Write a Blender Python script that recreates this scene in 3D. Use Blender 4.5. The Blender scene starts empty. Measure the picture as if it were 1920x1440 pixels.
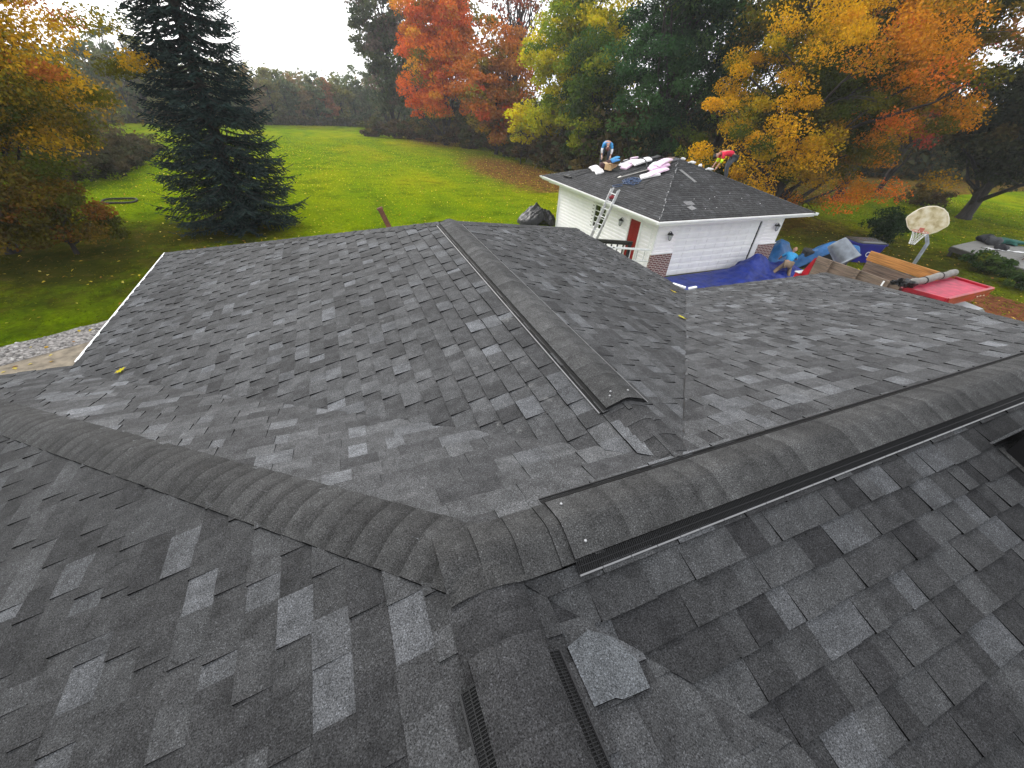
import bpy, math, random
import numpy as np
from mathutils import Vector, Matrix
SC = bpy.context.scene
COL = SC.collection
R = math.radians

# ------------------------------------------------------------------ camera
HC = 6.054
F_ = Vector((0.3376, 0.7342, -0.5891)); R_ = Vector((0.9198, -0.3803, 0.0619)); U_ = Vector((0.1786, 0.5626, 0.8044))
def _setcam():
    psi, p, r = 0.4311, 0.6302, 0.0767
    F0 = Vector((math.sin(psi), math.cos(psi), 0)); R0 = Vector((math.cos(psi), -math.sin(psi), 0)); U0 = Vector((0, 0, 1))
    f = math.cos(p)*F0 - math.sin(p)*U0; u = math.sin(p)*F0 + math.cos(p)*U0
    rr = math.cos(r)*R0 + math.sin(r)*u; uu = -math.sin(r)*R0 + math.cos(r)*u
    cd = bpy.data.cameras.new('camera'); cd.sensor_width = 36; cd.lens = 13.98
    cd.clip_start = 0.05; cd.clip_end = 2000
    co = bpy.data.objects.new('camera', cd); COL.objects.link(co)
    m = Matrix(((rr.x, uu.x, -f.x), (rr.y, uu.y, -f.y), (rr.z, uu.z, -f.z))).to_4x4()
    m.translation = Vector((0, 0, HC)); co.matrix_world = m
    SC.camera = co
_setcam()

# ------------------------------------------------------------------ world, sun, exposure
SUN_DIR = Vector((-0.28, 0.82, 0.50)).normalized()          # direction towards the sun
SUN_EL = math.asin(SUN_DIR.z)
w = bpy.data.worlds.new('World'); SC.world = w; w.use_nodes = True
nt = w.node_tree; bg = nt.nodes['Background']
sky = nt.nodes.new('ShaderNodeTexSky'); sky.sky_type = 'NISHITA'; sky.sun_disc = False
sky.sun_elevation = SUN_EL; sky.sun_rotation = math.atan2(SUN_DIR.x, SUN_DIR.y)
sky.air_density = 1.0; sky.dust_density = 3.0; sky.ozone_density = 1.0
hs = nt.nodes.new('ShaderNodeHueSaturation'); hs.inputs['Saturation'].default_value = 0.22
nt.links.new(sky.outputs[0], hs.inputs['Color'])
oc = nt.nodes.new('ShaderNodeMix'); oc.data_type = 'RGBA'; oc.inputs['Factor'].default_value = 0.72      # thin overcast over the clear sky
nt.links.new(hs.outputs[0], oc.inputs['A']); oc.inputs['B'].default_value = (9.3, 9.5, 9.8, 1); nt.links.new(oc.outputs['Result'], bg.inputs['Color'])
bg.inputs['Strength'].default_value = 0.11
sd = bpy.data.lights.new('sun', 'SUN'); sd.energy = 1.5; sd.angle = R(30); sd.color = (1.0, 0.96, 0.9)
so = bpy.data.objects.new('sun', sd); COL.objects.link(so)
so.rotation_euler = (-SUN_DIR).to_track_quat('-Z', 'Y').to_euler()
SC.view_settings.view_transform = 'Standard'; SC.view_settings.look = 'None'
SC.view_settings.exposure = 1.05; SC.view_settings.gamma = 1

# ------------------------------------------------------------------ helpers
def link(o, parent=None):
    COL.objects.link(o)
    if parent: o.parent = parent
    return o
def tag(o, label=None, cat=None, group=None, kind=None):
    if label: o['label'] = label
    if cat: o['category'] = cat
    if group: o['group'] = group
    if kind: o['kind'] = kind
    return o
def empty(name, loc=(0, 0, 0), rz=0, label=None, cat=None, group=None):
    o = bpy.data.objects.new(name, None); o.location = loc; o.rotation_euler = (0, 0, rz); o.empty_display_size = .2
    COL.objects.link(o); return tag(o, label, cat, group)

class MB:
    """collects faces, then links ONE mesh object"""
    def __init__(s): s.v = []; s.f = []; s.c = []; s.m = []
    def poly(s, pts, col=(1, 1, 1), mi=0):
        n = len(s.v); s.v.extend([tuple(p) for p in pts]); s.f.append(tuple(range(n, n+len(pts)))); s.c.append(col); s.m.append(mi)
    def mesh(s, V, Fs, col=(1, 1, 1), mi=0):
        n = len(s.v); s.v.extend([tuple(p) for p in V])
        for f in Fs: s.f.append(tuple(i+n for i in f)); s.c.append(col); s.m.append(mi)
    def box(s, lo, hi, M=None, col=(1, 1, 1), mi=0, bev=0):
        x0, y0, z0 = lo; x1, y1, z1 = hi
        if bev:
            b = min(bev, (x1-x0)*.45, (y1-y0)*.45, (z1-z0)*.45)
            V = []; 
            for sx, X in ((1, x0), (-1, x1)):
                for sy, Y in ((1, y0), (-1, y1)):
                    for sz, Z in ((1, z0), (-1, z1)):
                        V += [(X, Y+sy*b, Z+sz*b), (X+sx*b, Y, Z+sz*b), (X+sx*b, Y+sy*b, Z)]
            idx = lambda i, j, k, a: ((i*2+j)*2+k)*3+a
            Fs = []
            for i in (0, 1):
                q = [idx(i, 0, 0, 0), idx(i, 0, 1, 0), idx(i, 1, 1, 0), idx(i, 1, 0, 0)]; Fs.append(q if i == 0 else q[::-1])
                q = [idx(0, i, 0, 1), idx(1, i, 0, 1), idx(1, i, 1, 1), idx(0, i, 1, 1)]; Fs.append(q if i == 0 else q[::-1])
                q = [idx(0, 0, i, 2), idx(0, 1, i, 2), idx(1, 1, i, 2), idx(1, 0, i, 2)]; Fs.append(q if i == 0 else q[::-1])
            for j in (0, 1):
                for k in (0, 1):
                    Fs.append([idx(0, j, k, 1), idx(1, j, k, 1), idx(1, j, k, 2), idx(0, j, k, 2)])
                    Fs.append([idx(j, 0, k, 0), idx(j, 1, k, 0), idx(j, 1, k, 2), idx(j, 0, k, 2)])
                    Fs.append([idx(j, k, 0, 0), idx(j, k, 1, 0), idx(j, k, 1, 1), idx(j, k, 0, 1)])
                    for l in (0, 1): Fs.append([idx(j, k, l, 0), idx(j, k, l, 1), idx(j, k, l, 2)])
        else:
            V = [(x0, y0, z0), (x1, y0, z0), (x1, y1, z0), (x0, y1, z0), (x0, y0, z1), (x1, y0, z1), (x1, y1, z1), (x0, y1, z1)]
            Fs = [(3, 2, 1, 0), (4, 5, 6, 7), (0, 1, 5, 4), (1, 2, 6, 5), (2, 3, 7, 6), (3, 0, 4, 7)]
        if M is not None: V = [M @ Vector(p) for p in V]
        s.mesh(V, Fs, col, mi)
    def bar(s, a, b, wx, wz, up=(0, 0, 1), col=(1, 1, 1), mi=0, bev=0):
        a = Vector(a); b = Vector(b); d = b-a; L = d.length; d.normalize(); up = Vector(up)
        x = d.cross(up)
        if x.length < 1e-4: x = d.cross(Vector((1, 0, 0)))
        x.normalize(); z = x.cross(d)
        M = Matrix((( x.x, d.x, z.x, a.x), (x.y, d.y, z.y, a.y), (x.z, d.z, z.z, a.z), (0, 0, 0, 1)))
        s.box((-wx/2, 0, -wz/2), (wx/2, L, wz/2), M, col, mi, bev)
    def tube(s, pts, rad, n=6, col=(1, 1, 1), mi=0, cap=True):
        pts = [Vector(p) for p in pts]; N = len(pts)
        if not hasattr(rad, '__len__'): rad = [rad]*N
        d0 = (pts[1]-pts[0]).normalized(); x = d0.orthogonal().normalized(); V = []; 
        for i, p in enumerate(pts):
            d = (pts[min(i+1, N-1)]-pts[max(i-1, 0)])
            if d.length < 1e-7: d = d0
            d.normalize(); x = (x-d*x.dot(d))
            if x.length < 1e-5: x = d.orthogonal()
            x.normalize(); y = d.cross(x)
            for k in range(n):
                t = 2*math.pi*k/n; V.append(p+(x*math.cos(t)+y*math.sin(t))*rad[i])
        Fs = [(i*n+k, i*n+(k+1) % n, (i+1)*n+(k+1) % n, (i+1)*n+k) for i in range(N-1) for k in range(n)]
        if cap: Fs += [tuple(range(n-1, -1, -1)), tuple(range((N-1)*n, N*n))]
        s.mesh(V, Fs, col, mi)
    def lathe(s, prof, n=24, M=None, col=(1, 1, 1), mi=0, closed=False):
        V = []
        for r, z in prof:
            for k in range(n):
                t = 2*math.pi*k/n; p = Vector((r*math.cos(t), r*math.sin(t), z)); V.append(M @ p if M is not None else p)
        N = len(prof)
        s.mesh(V, [(i*n+k, i*n+(k+1) % n, (i+1)*n+(k+1) % n, (i+1)*n+k) for i in range(N-1) for k in range(n)], col, mi)
    def blob(s, c, r, seed=0, amp=.15, n=10, col=(1, 1, 1), mi=0, M=None):
        rg = random.Random(seed); ph = [(rg.uniform(0, 6), rg.uniform(2, 5), rg.uniform(0, 6), rg.uniform(2, 5)) for _ in range(4)]
        V = []; nu = n*2
        for i in range(n+1):
            t = math.pi*i/n
            for k in range(nu):
                q = 2*math.pi*k/nu
                d = Vector((math.sin(t)*math.cos(q), math.sin(t)*math.sin(q), math.cos(t)))
                k_ = 1+amp*sum(math.sin(a+b*d.x+2*d.z)*math.cos(c_+e*d.y-d.x) for a, b, c_, e in ph)/1.5
                p = Vector((d.x*r[0]*k_, d.y*r[1]*k_, d.z*r[2]*k_))
                V.append((M @ p if M is not None else p)+Vector(c))
        s.mesh(V, [(i*nu+k, (i+1)*nu+k, (i+1)*nu+(k+1) % nu, i*nu+(k+1) % nu) for i in range(n) for k in range(nu)], col, mi)
    def build(s, name, mats, parent=None, smooth=False, **kw):
        me = bpy.data.meshes.new(name); me.from_pydata(s.v, [], s.f); 
        if not isinstance(mats, (list, tuple)): mats = [mats]
        for m in mats: me.materials.append(m)
        if len(mats) > 1: me.polygons.foreach_set('material_index', s.m)
        ca = me.color_attributes.new('Col', 'FLOAT_COLOR', 'CORNER')
        arr = np.empty((len(me.loops), 4), np.float32); arr[:, 3] = 1
        cnt = np.array([len(f) for f in s.f]); arr[:, :3] = np.repeat(np.array(s.c, np.float32), cnt, axis=0)
        ca.data.foreach_set('color', arr.ravel())
        if smooth: me.polygons.foreach_set('use_smooth', [True]*len(me.polygons))
        me.update(); o = bpy.data.objects.new(name, me); link(o, parent); tag(o, **kw); return o

# ------------------------------------------------------------------ materials
def mat(name, col=(.5, .5, .5), rough=.6, attr=False, noise=None, bump=None, metal=0, spec=.5, sheen=0):
    """noise=(scale, amount[, detail, stretch]) multiplies the colour; bump=(scale, strength)"""
    m = bpy.data.materials.new(name); m.use_nodes = True; n = m.node_tree.nodes; l = m.node_tree.links
    b = n['Principled BSDF']; b.inputs['Roughness'].default_value = rough; b.inputs['Metallic'].default_value = metal
    b.inputs['Specular IOR Level'].default_value = spec
    out = None
    if attr:
        a = n.new('ShaderNodeAttribute'); a.attribute_name = 'Col'; out = a.outputs['Color']
        mx = n.new('ShaderNodeMix'); mx.data_type = 'RGBA'; mx.blend_type = 'MULTIPLY'; mx.inputs['Factor'].default_value = 1
        l.new(out, mx.inputs['A']); mx.inputs['B'].default_value = (*col, 1); out = mx.outputs['Result']
    tc = n.new('ShaderNodeTexCoord')
    if noise:
        nz = n.new('ShaderNodeTexNoise'); nz.inputs['Scale'].default_value = noise[0]; nz.inputs['Detail'].default_value = noise[2] if len(noise) > 2 else 3
        if len(noise) > 3:
            mp = n.new('ShaderNodeMapping'); mp.inputs['Scale'].default_value = noise[3]; l.new(tc.outputs['Object'], mp.inputs[0]); l.new(mp.outputs[0], nz.inputs['Vector'])
        else: l.new(tc.outputs['Object'], nz.inputs['Vector'])
        mr = n.new('ShaderNodeMapRange'); mr.inputs['From Min'].default_value = .3; mr.inputs['From Max'].default_value = .7
        mr.inputs['To Min'].default_value = 1-noise[1]; mr.inputs['To Max'].default_value = 1+noise[1]; l.new(nz.outputs['Fac'], mr.inputs['Value'])
        mx = n.new('ShaderNodeMix'); mx.data_type = 'RGBA'; mx.blend_type = 'MULTIPLY'; mx.inputs['Factor'].default_value = 1
        if out: l.new(out, mx.inputs['A'])
        else: mx.inputs['A'].default_value = (*col, 1)
        l.new(mr.outputs['Result'], mx.inputs['B']); out = mx.outputs['Result']
    if out: l.new(out, b.inputs['Base Color'])
    else: b.inputs['Base Color'].default_value = (*col, 1)
    if bump:
        nz = n.new('ShaderNodeTexNoise'); nz.inputs['Scale'].default_value = bump[0]; nz.inputs['Detail'].default_value = 4; l.new(tc.outputs['Object'], nz.inputs['Vector'])
        bp = n.new('ShaderNodeBump'); bp.inputs['Strength'].default_value = bump[1]; bp.inputs['Distance'].default_value = bump[2] if len(bump) > 2 else .02
        l.new(nz.outputs['Fac'], bp.inputs['Height']); l.new(bp.outputs[0], b.inputs['Normal'])
    return m

def shingle_mat(scuff=False):
    m = bpy.data.materials.new('scuffed_shingle' if scuff else 'asphalt_shingle'); m.use_nodes = True; n = m.node_tree.nodes; l = m.node_tree.links
    b = n['Principled BSDF']; b.inputs['Roughness'].default_value = .75; b.inputs['Specular IOR Level'].default_value = .08
    a = n.new('ShaderNodeAttribute'); a.attribute_name = 'Col'
    tc = n.new('ShaderNodeTexCoord')
    def noise(sc, lo, hi, fmin=.3, fmax=.7, det=2):
        z = n.new('ShaderNodeTexNoise'); z.inputs['Scale'].default_value = sc; z.inputs['Detail'].default_value = det; z.inputs['Roughness'].default_value = .65
        l.new(tc.outputs['Object'], z.inputs['Vector'])
        r = n.new('ShaderNodeMapRange'); r.inputs['From Min'].default_value = fmin; r.inputs['From Max'].default_value = fmax
        r.inputs['To Min'].default_value = lo; r.inputs['To Max'].default_value = hi; l.new(z.outputs['Fac'], r.inputs['Value']); return r.outputs['Result'], z
    def mul(x, y):
        k = n.new('ShaderNodeMix'); k.data_type = 'RGBA'; k.blend_type = 'MULTIPLY'; k.inputs['Factor'].default_value = 1
        l.new(x, k.inputs['A']); l.new(y, k.inputs['B']); return k.outputs['Result']
    g1, z1 = noise(200, .15, 1.95, det=3); g2, _ = noise(11, .72, 1.32, det=4); g3, _ = noise(.9, .84, 1.18)
    c = mul(mul(mul(a.outputs['Color'], g1), g2), g3)
    # pale mineral granules
    vo = n.new('ShaderNodeTexVoronoi'); vo.inputs['Scale'].default_value = 230; l.new(tc.outputs['Object'], vo.inputs['Vector'])
    cr = n.new('ShaderNodeMapRange'); cr.inputs['From Min'].default_value = .80; cr.inputs['From Max'].default_value = 1.0; cr.inputs['To Max'].default_value = .45
    sp = n.new('ShaderNodeSeparateColor'); l.new(vo.outputs['Color'], sp.inputs[0]); l.new(sp.outputs[0], cr.inputs['Value'])
    mx = n.new('ShaderNodeMix'); mx.data_type = 'RGBA'; l.new(cr.outputs['Result'], mx.inputs['Factor']); l.new(c, mx.inputs['A'])
    k = mul(c, g1); 
    br = n.new('ShaderNodeMix'); br.data_type = 'RGBA'; br.blend_type = 'MULTIPLY'; br.inputs['Factor'].default_value = 1; l.new(c, br.inputs['A']); br.inputs['B'].default_value = (2.7, 2.75, 2.85, 1)
    l.new(br.outputs['Result'], mx.inputs['B']); fin = mx.outputs['Result']
    if scuff:                                    # chalky scuff marks left by boots and bundles
        s1, _ = noise(9, 0, 1, .60, .72, 5); s2, _ = noise(1.1, 0, 1, .46, .6, 3); s3, _ = noise(60, .2, 1, .4, .6, 3)
        mm = n.new('ShaderNodeMath'); mm.operation = 'MULTIPLY'; l.new(s1, mm.inputs[0]); l.new(s2, mm.inputs[1]); m3 = n.new('ShaderNodeMath'); m3.operation = 'MULTIPLY'; l.new(mm.outputs[0], m3.inputs[0]); l.new(s3, m3.inputs[1])
        sx_ = n.new('ShaderNodeMix'); sx_.data_type = 'RGBA'; l.new(m3.outputs[0], sx_.inputs['Factor']); l.new(fin, sx_.inputs['A']); sx_.inputs['B'].default_value = (.17, .17, .168, 1); fin = sx_.outputs['Result']
    l.new(fin, b.inputs['Base Color'])
    bp = n.new('ShaderNodeBump'); bp.inputs['Strength'].default_value = .55; bp.inputs['Distance'].default_value = .003
    l.new(z1.outputs['Fac'], bp.inputs['Height']); l.new(bp.outputs[0], b.inputs['Normal'])
    return m

def leaf_mat(name, trans=.25):
    m = bpy.data.materials.new(name); m.use_nodes = True; n = m.node_tree.nodes; l = m.node_tree.links
    n.remove(n['Principled BSDF']); a = n.new('ShaderNodeAttribute'); a.attribute_name = 'Col'
    d = n.new('ShaderNodeBsdfDiffuse'); t = n.new('ShaderNodeBsdfTranslucent'); g = n.new('ShaderNodeBsdfGlossy'); g.inputs['Roughness'].default_value = .45
    mx = n.new('ShaderNodeMixShader'); mx.inputs[0].default_value = trans; m2 = n.new('ShaderNodeMixShader'); m2.inputs[0].default_value = .004
    l.new(a.outputs['Color'], d.inputs['Color']); l.new(a.outputs['Color'], t.inputs['Color'])
    l.new(d.outputs[0], mx.inputs[1]); l.new(t.outputs[0], mx.inputs[2]); l.new(mx.outputs[0], m2.inputs[1]); l.new(g.outputs[0], m2.inputs[2])
    l.new(m2.outputs[0], n['Material Output'].inputs['Surface']); return m

M = {}
M['shingle'] = shingle_mat(); M['shingle_scuffed'] = shingle_mat(True)
M['leaf'] = leaf_mat('leaf', .4); M['needle'] = leaf_mat('needle', .1)
M['bark'] = mat('bark', (.03, .025, .022), .9, noise=(9, .5, 4, (1, 1, .25)), bump=(14, .8, .04))
M['black_plastic'] = mat('black_plastic', (.012, .012, .013), .45)
M['vent_slot'] = mat('vent_slot', (.003, .003, .003), .9)
M['galv'] = mat('galvanised', (.19, .21, .235), .5, noise=(7, .35, 5), metal=.35)
M['nail'] = mat('nail_steel', (.4, .4, .41), .4, metal=.8)
M['white_metal'] = mat('white_metal', (.85, .85, .85), .45, noise=(3, .05))
M['siding'] = mat('white_siding', (.87, .85, .865), .5, noise=(2.5, .04))
M['trim'] = mat('white_trim', (.8, .8, .8), .45, noise=(5, .04))
M['alu'] = mat('aluminium', (.58, .59, .60), .4, noise=(20, .1), metal=.35)
M['red_paint'] = mat('red_door_paint', (.24, .003, .010), .35, noise=(6, .12))
M['red_truck'] = mat('red_truck_paint', (.30, .004, .016), .3, noise=(3, .3))
M['red_faded'] = mat('faded_red_sheet', (.33, .022, .055), .55, noise=(5, .4, 7))
M['black_paint'] = mat('black_paint', (.01, .01, .011), .35)
M['black_matte'] = mat('black_matte', (.004, .004, .0045), .7, spec=.2)
M['rubber'] = mat('rubber', (.015, .015, .015), .85)
M['dark_cloth'] = mat('dark_cloth', (.02, .021, .025), .85, noise=(30, .3))
M['glass_dark'] = mat('dark_glass', (.012, .013, .014), .08, spec=.8)
M['concrete'] = mat('driveway_concrete', (.2, .19, .18), .9, noise=(1.2, .3, 8), bump=(30, .3))
M['attr'] = mat('painted', (1, 1, 1), .6, attr=True, noise=(12, .12))
M['attr_rough'] = mat('worn', (1, 1, 1), .85, attr=True, noise=(16, .3, 5))
M['skin'] = mat('skin', (.42, .22, .15), .5)
M['foam'] = mat('shingle_wrapper', (1, 1, 1), .4, attr=True, noise=(9, .1))
M['roller'] = mat('tarp_roll_grey', (.16, .15, .135), .6, noise=(8, .25), bump=(25, .4))

def wood_mat(name, col, sc=(1, 14, 14), amt=.5):
    return mat(name, col, .75, noise=(2.2, amt, 5, sc), bump=(18, .3))
M['wood_old'] = wood_mat('weathered_boards', (.13, .092, .066), (14, .8, 14), .55)
M['wood_new'] = wood_mat('orange_boards', (.36, .16, .035), (14, .8, 14), .45)
M['deck_wood'] = wood_mat('grey_deck_boards', (.21, .205, .19), (12, 1, 1), .25)
M['rust'] = mat('rusty_steel', (.12, .045, .03), .85, noise=(6, .5, 6), bump=(25, .5))

def brick_mat():
    m = bpy.data.materials.new('red_brick'); m.use_nodes = True; n = m.node_tree.nodes; l = m.node_tree.links; b = n['Principled BSDF']
    b.inputs['Roughness'].default_value = .85
    tc = n.new('ShaderNodeTexCoord'); sx = n.new('ShaderNodeSeparateXYZ'); l.new(tc.outputs['Object'], sx.inputs[0])
    ad = n.new('ShaderNodeMath'); ad.operation = 'ADD'; l.new(sx.outputs[0], ad.inputs[0]); l.new(sx.outputs[1], ad.inputs[1])
    cb = n.new('ShaderNodeCombineXYZ'); l.new(ad.outputs[0], cb.inputs[0]); l.new(sx.outputs[2], cb.inputs[1])
    br = n.new('ShaderNodeTexBrick'); l.new(cb.outputs[0], br.inputs['Vector']); br.inputs['Scale'].default_value = 1
    br.inputs['Color1'].default_value = (.16, .035, .03, 1); br.inputs['Color2'].default_value = (.09, .02, .02, 1); br.inputs['Mortar'].default_value = (.55, .5, .46, 1)
    br.inputs['Mortar Size'].default_value = .011; br.inputs['Brick Width'].default_value = .21; br.inputs['Row Height'].default_value = .08
    l.new(br.outputs['Color'], b.inputs['Base Color'])
    bp = n.new('ShaderNodeBump'); bp.inputs['Strength'].default_value = .6; bp.inputs['Distance'].default_value = .01; bp.invert = True
    l.new(br.outputs['Fac'], bp.inputs['Height']); l.new(bp.outputs[0], b.inputs['Normal']); return m
M['brick'] = brick_mat()

def tarp_mat(name, c1, c2, rough=.32):
    m = mat(name, c1, rough, noise=(2.5, .35, 5), bump=(9, .6, .05), spec=.35); return m
M['tarp_blue'] = tarp_mat('blue_tarp', (.005, .022, .20), 0, .45)
M['tarp_teal'] = tarp_mat('teal_blue_tarp', (.01, .09, .25), 0)
M['tarp_black'] = tarp_mat('black_plastic_sheet', (.006, .006, .007), 0, .42)

def grass_mat():
    m = bpy.data.materials.new('lawn_grass'); m.use_nodes = True; n = m.node_tree.nodes; l = m.node_tree.links; b = n['Principled BSDF']
    b.inputs['Roughness'].default_value = 1; b.inputs['Specular IOR Level'].default_value = .0
    tc = n.new('ShaderNodeTexCoord')
    def nz(sc, det=4, st=None, rough=.6):
        z = n.new('ShaderNodeTexNoise'); z.inputs['Scale'].default_value = sc; z.inputs['Detail'].default_value = det; z.inputs['Roughness'].default_value = rough
        if st:
            mp = n.new('ShaderNodeMapping'); mp.inputs['Scale'].default_value = st; mp.inputs['Rotation'].default_value = (0, 0, R(-25)); l.new(tc.outputs['Object'], mp.inputs[0]); l.new(mp.outputs[0], z.inputs['Vector'])
        else: l.new(tc.outputs['Object'], z.inputs['Vector'])
        return z.outputs['Fac']
    def ramp(src, stops):
        r = n.new('ShaderNodeValToRGB'); e = r.color_ramp.elements
        while len(e) < len(stops): e.new(.5)
        for k, (p, c) in zip(e, stops): k.position = p; k.color = (*c, 1)
        l.new(src, r.inputs[0]); return r.outputs[0]
    def mix(f, a, b_, mode='MIX'):
        k = n.new('ShaderNodeMix'); k.data_type = 'RGBA'; k.blend_type = mode
        if isinstance(f, float): k.inputs['Factor'].default_value = f
        else: l.new(f, k.inputs['Factor'])
        l.new(a, k.inputs['A']); l.new(b_, k.inputs['B']); return k.outputs['Result']
    base = ramp(nz(.09, 5, (1, .35, 1)), [(.3, (.22, .225, .002)), (.45, (.11, .18, .001)), (.58, (.18, .22, .001)), (.72, (.28, .23, .004))])
    patch = ramp(nz(.55, 6), [(.35, (.62, .66, .6)), (.5, (1, 1, 1)), (.7, (1.18, 1.1, 1.0))])
    fine = ramp(nz(6, 9, None, .85), [(.30, (.35, .40, .3)), (.5, (1, 1, 1)), (.70, (1.7, 1.6, 1.2))])
    c = mix(1.0, mix(1.0, base, patch, 'MULTIPLY'), fine, 'MULTIPLY')
    a = n.new('ShaderNodeAttribute'); a.attribute_name = 'Col'       # r: leaf litter, g: bare/dry
    sp = n.new('ShaderNodeSeparateColor'); l.new(a.outputs['Color'], sp.inputs[0])
    lit = ramp(nz(2.2, 7, None, .8), [(.38, (.04, .028, .008)), (.5, (.13, .065, .018)), (.62, (.23, .11, .035))])
    def thr(src, sc, lo, hi):
        ad = n.new('ShaderNodeMath'); ad.operation = 'ADD'; l.new(src, ad.inputs[0]); l.new(nz(sc, 6, None, .7), ad.inputs[1])
        r = n.new('ShaderNodeMapRange'); r.inputs['From Min'].default_value = lo; r.inputs['From Max'].default_value = hi; l.new(ad.outputs[0], r.inputs['Value']); return r.outputs['Result']
    c = mix(thr(sp.outputs[0], 1.6, .9, 1.25), c, lit)
    dry = ramp(nz(1.3, 7, None, .7), [(.35, (.03, .042, .003)), (.55, (.055, .055, .005)), (.7, (.10, .075, .018))])
    c = mix(thr(sp.outputs[1], .8, .85, 1.2), c, dry)
    mul = ramp(nz(3, 6), [(.35, (.08, .03, .015)), (.6, (.2, .075, .035))])
    c = mix(thr(sp.outputs[2], 1.5, 1.0, 1.1), c, mul)
    l.new(c, b.inputs['Base Color'])
    z = n.new('ShaderNodeTexNoise'); z.inputs['Scale'].default_value = 7; z.inputs['Detail'].default_value = 8; z.inputs['Roughness'].default_value = .8; l.new(tc.outputs['Object'], z.inputs['Vector'])
    bp = n.new('ShaderNodeBump'); bp.inputs['Strength'].default_value = .9; bp.inputs['Distance'].default_value = .12; l.new(z.outputs['Fac'], bp.inputs['Height']); l.new(bp.outputs[0], b.inputs['Normal'])
    return m
M['grass'] = grass_mat()

# ------------------------------------------------------------------ ground
def gz(x, y):
    t = np.maximum(0, np.asarray(y, float)-26); z = -0.03*(t*t/(t+8+1e-9))
    u = np.maximum(0, np.asarray(x, float)-30); z = z+.012*(u*u/(u+10))
    return z
def g1(x, y): return float(gz(x, y))
def make_ground():
    ax = np.concatenate([np.linspace(-400, -120, 10), np.linspace(-100, -42, 16), np.linspace(-40, 60, 126), np.linspace(62, 120, 20), np.linspace(150, 400, 10)])
    ay = np.concatenate([np.linspace(-400, -100, 9), np.linspace(-80, -10, 15), np.linspace(-8, 60, 86), np.linspace(61.5, 160, 66), np.linspace(170, 400, 10)])
    X, Y = np.meshgrid(ax, ay, indexing='ij'); rs = np.random.default_rng(3)
    Z = gz(X, Y)+.05*np.sin(X*.31+1)*np.sin(Y*.23)
    Z = np.maximum(Z, gz(X, 160.)) 
    nx, ny = X.shape; V = np.stack([X, Y, Z], -1).reshape(-1, 3)
    i = np.arange(nx-1)[:, None]*ny+np.arange(ny-1)[None]; Fq = np.stack([i, i+ny, i+ny+1, i+1], -1).reshape(-1, 4)
    me = bpy.data.meshes.new('lawn'); me.from_pydata(V.tolist(), [], Fq.tolist()); me.materials.append(M['grass'])
    me.polygons.foreach_set('use_smooth', [True]*len(me.polygons))
    x, y = V[:, 0], V[:, 1]
    def near(px, py, r): return np.exp(-((x-px)**2+(y-py)**2)/r**2)
    lit, dry = lawn_mix(x, y)
    mul = 1.0*near(25.5, 6.0, 2.4)+.8*near(24.5, 4.2, 2)
    ca = me.color_attributes.new('Col', 'FLOAT_COLOR', 'POINT')
    ca.data.foreach_set('color', np.stack([lit, dry, mul, np.ones_like(x)], -1).astype(np.float32).ravel())
    o = bpy.data.objects.new('lawn', me); link(o); o['kind'] = 'structure'
def lawn_mix(x, y):
    def near(px, py, r): return np.exp(-((x-px)**2+(y-py)**2)/r**2)
    edge = np.interp(y, [20, 43, 52, 80, 120], [24.5, 24.3, 24.4, 24.7, 24.5])
    lit = np.where((y > 30) & (y < 115), np.exp(-((x-edge+6.5)/6.0)**2), 0)*(.72+.3*np.sin(y*.16+1.2))
    lit += .5*near(-8, 22, 4)+.45*near(22, 22, 9)+.5*near(30, 19, 7)+np.clip((x-edge+1)/2, 0, 1)*.7*(y > 24)
    dry = .35*near(-6, 17, 9)+.6*near(-11, 21, 6)+.5*near(-4.2, 23.5, 2.6)+.5*near(27, 14, 6)+.45*near(44, 14, 14)+np.where(y > 95, .45, 0)+.3*near(28, 8, 9)
    return lit, dry
make_ground()
def sheet(name, pts, m, z=.004, sub=1):
    b = MB(); b.poly([(x, y, z) for x, y in pts]); return b.build(name, m, kind='structure')
M['gravel'] = mat('grey_gravel', (.27, .25, .235), .95, noise=(13, .75, 6), bump=(16, 1, .06))
M['sand'] = mat('sandy_track', (.27, .225, .165), .95, noise=(4, .45, 8, (1, 1, 1)), bump=(30, .5, .03))
rg = random.Random(5)
def strip(name, A, B, w0, w1, m, z, n=40):
    A = Vector(A); B = Vector(B); d = (B-A).normalized(); nrm = Vector((d.y, -d.x)); b = MB(); L = (B-A).length
    prev = None
    for i in range(n+1):
        p = A+d*L*i/n; o0 = w0+rg.uniform(-.05, .05); o1 = w1
        cur = ((*(p+nrm*o0), z), (*(p+nrm*o1), z))
        if prev: b.poly([prev[0], prev[1], cur[1], cur[0]])
        prev = cur
    return b.build(name, m, kind='structure')
GA, GB = (-14.0, 10.15), (-2.0, 16.0)
strip('gravel_bed', (-14, 9.75), (-1.0, 17.1), 0, 1.1, M['gravel'], .02)
strip('sandy_path', (-14, 9.75), (-1.0, 17.1), .85, 5.0, M['sand'], .012)
sheet('driveway', [(10.9, -4), (18.6, -4), (19.4, 12.7), (11.6, 12.8)], M['concrete'], .01)

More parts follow.
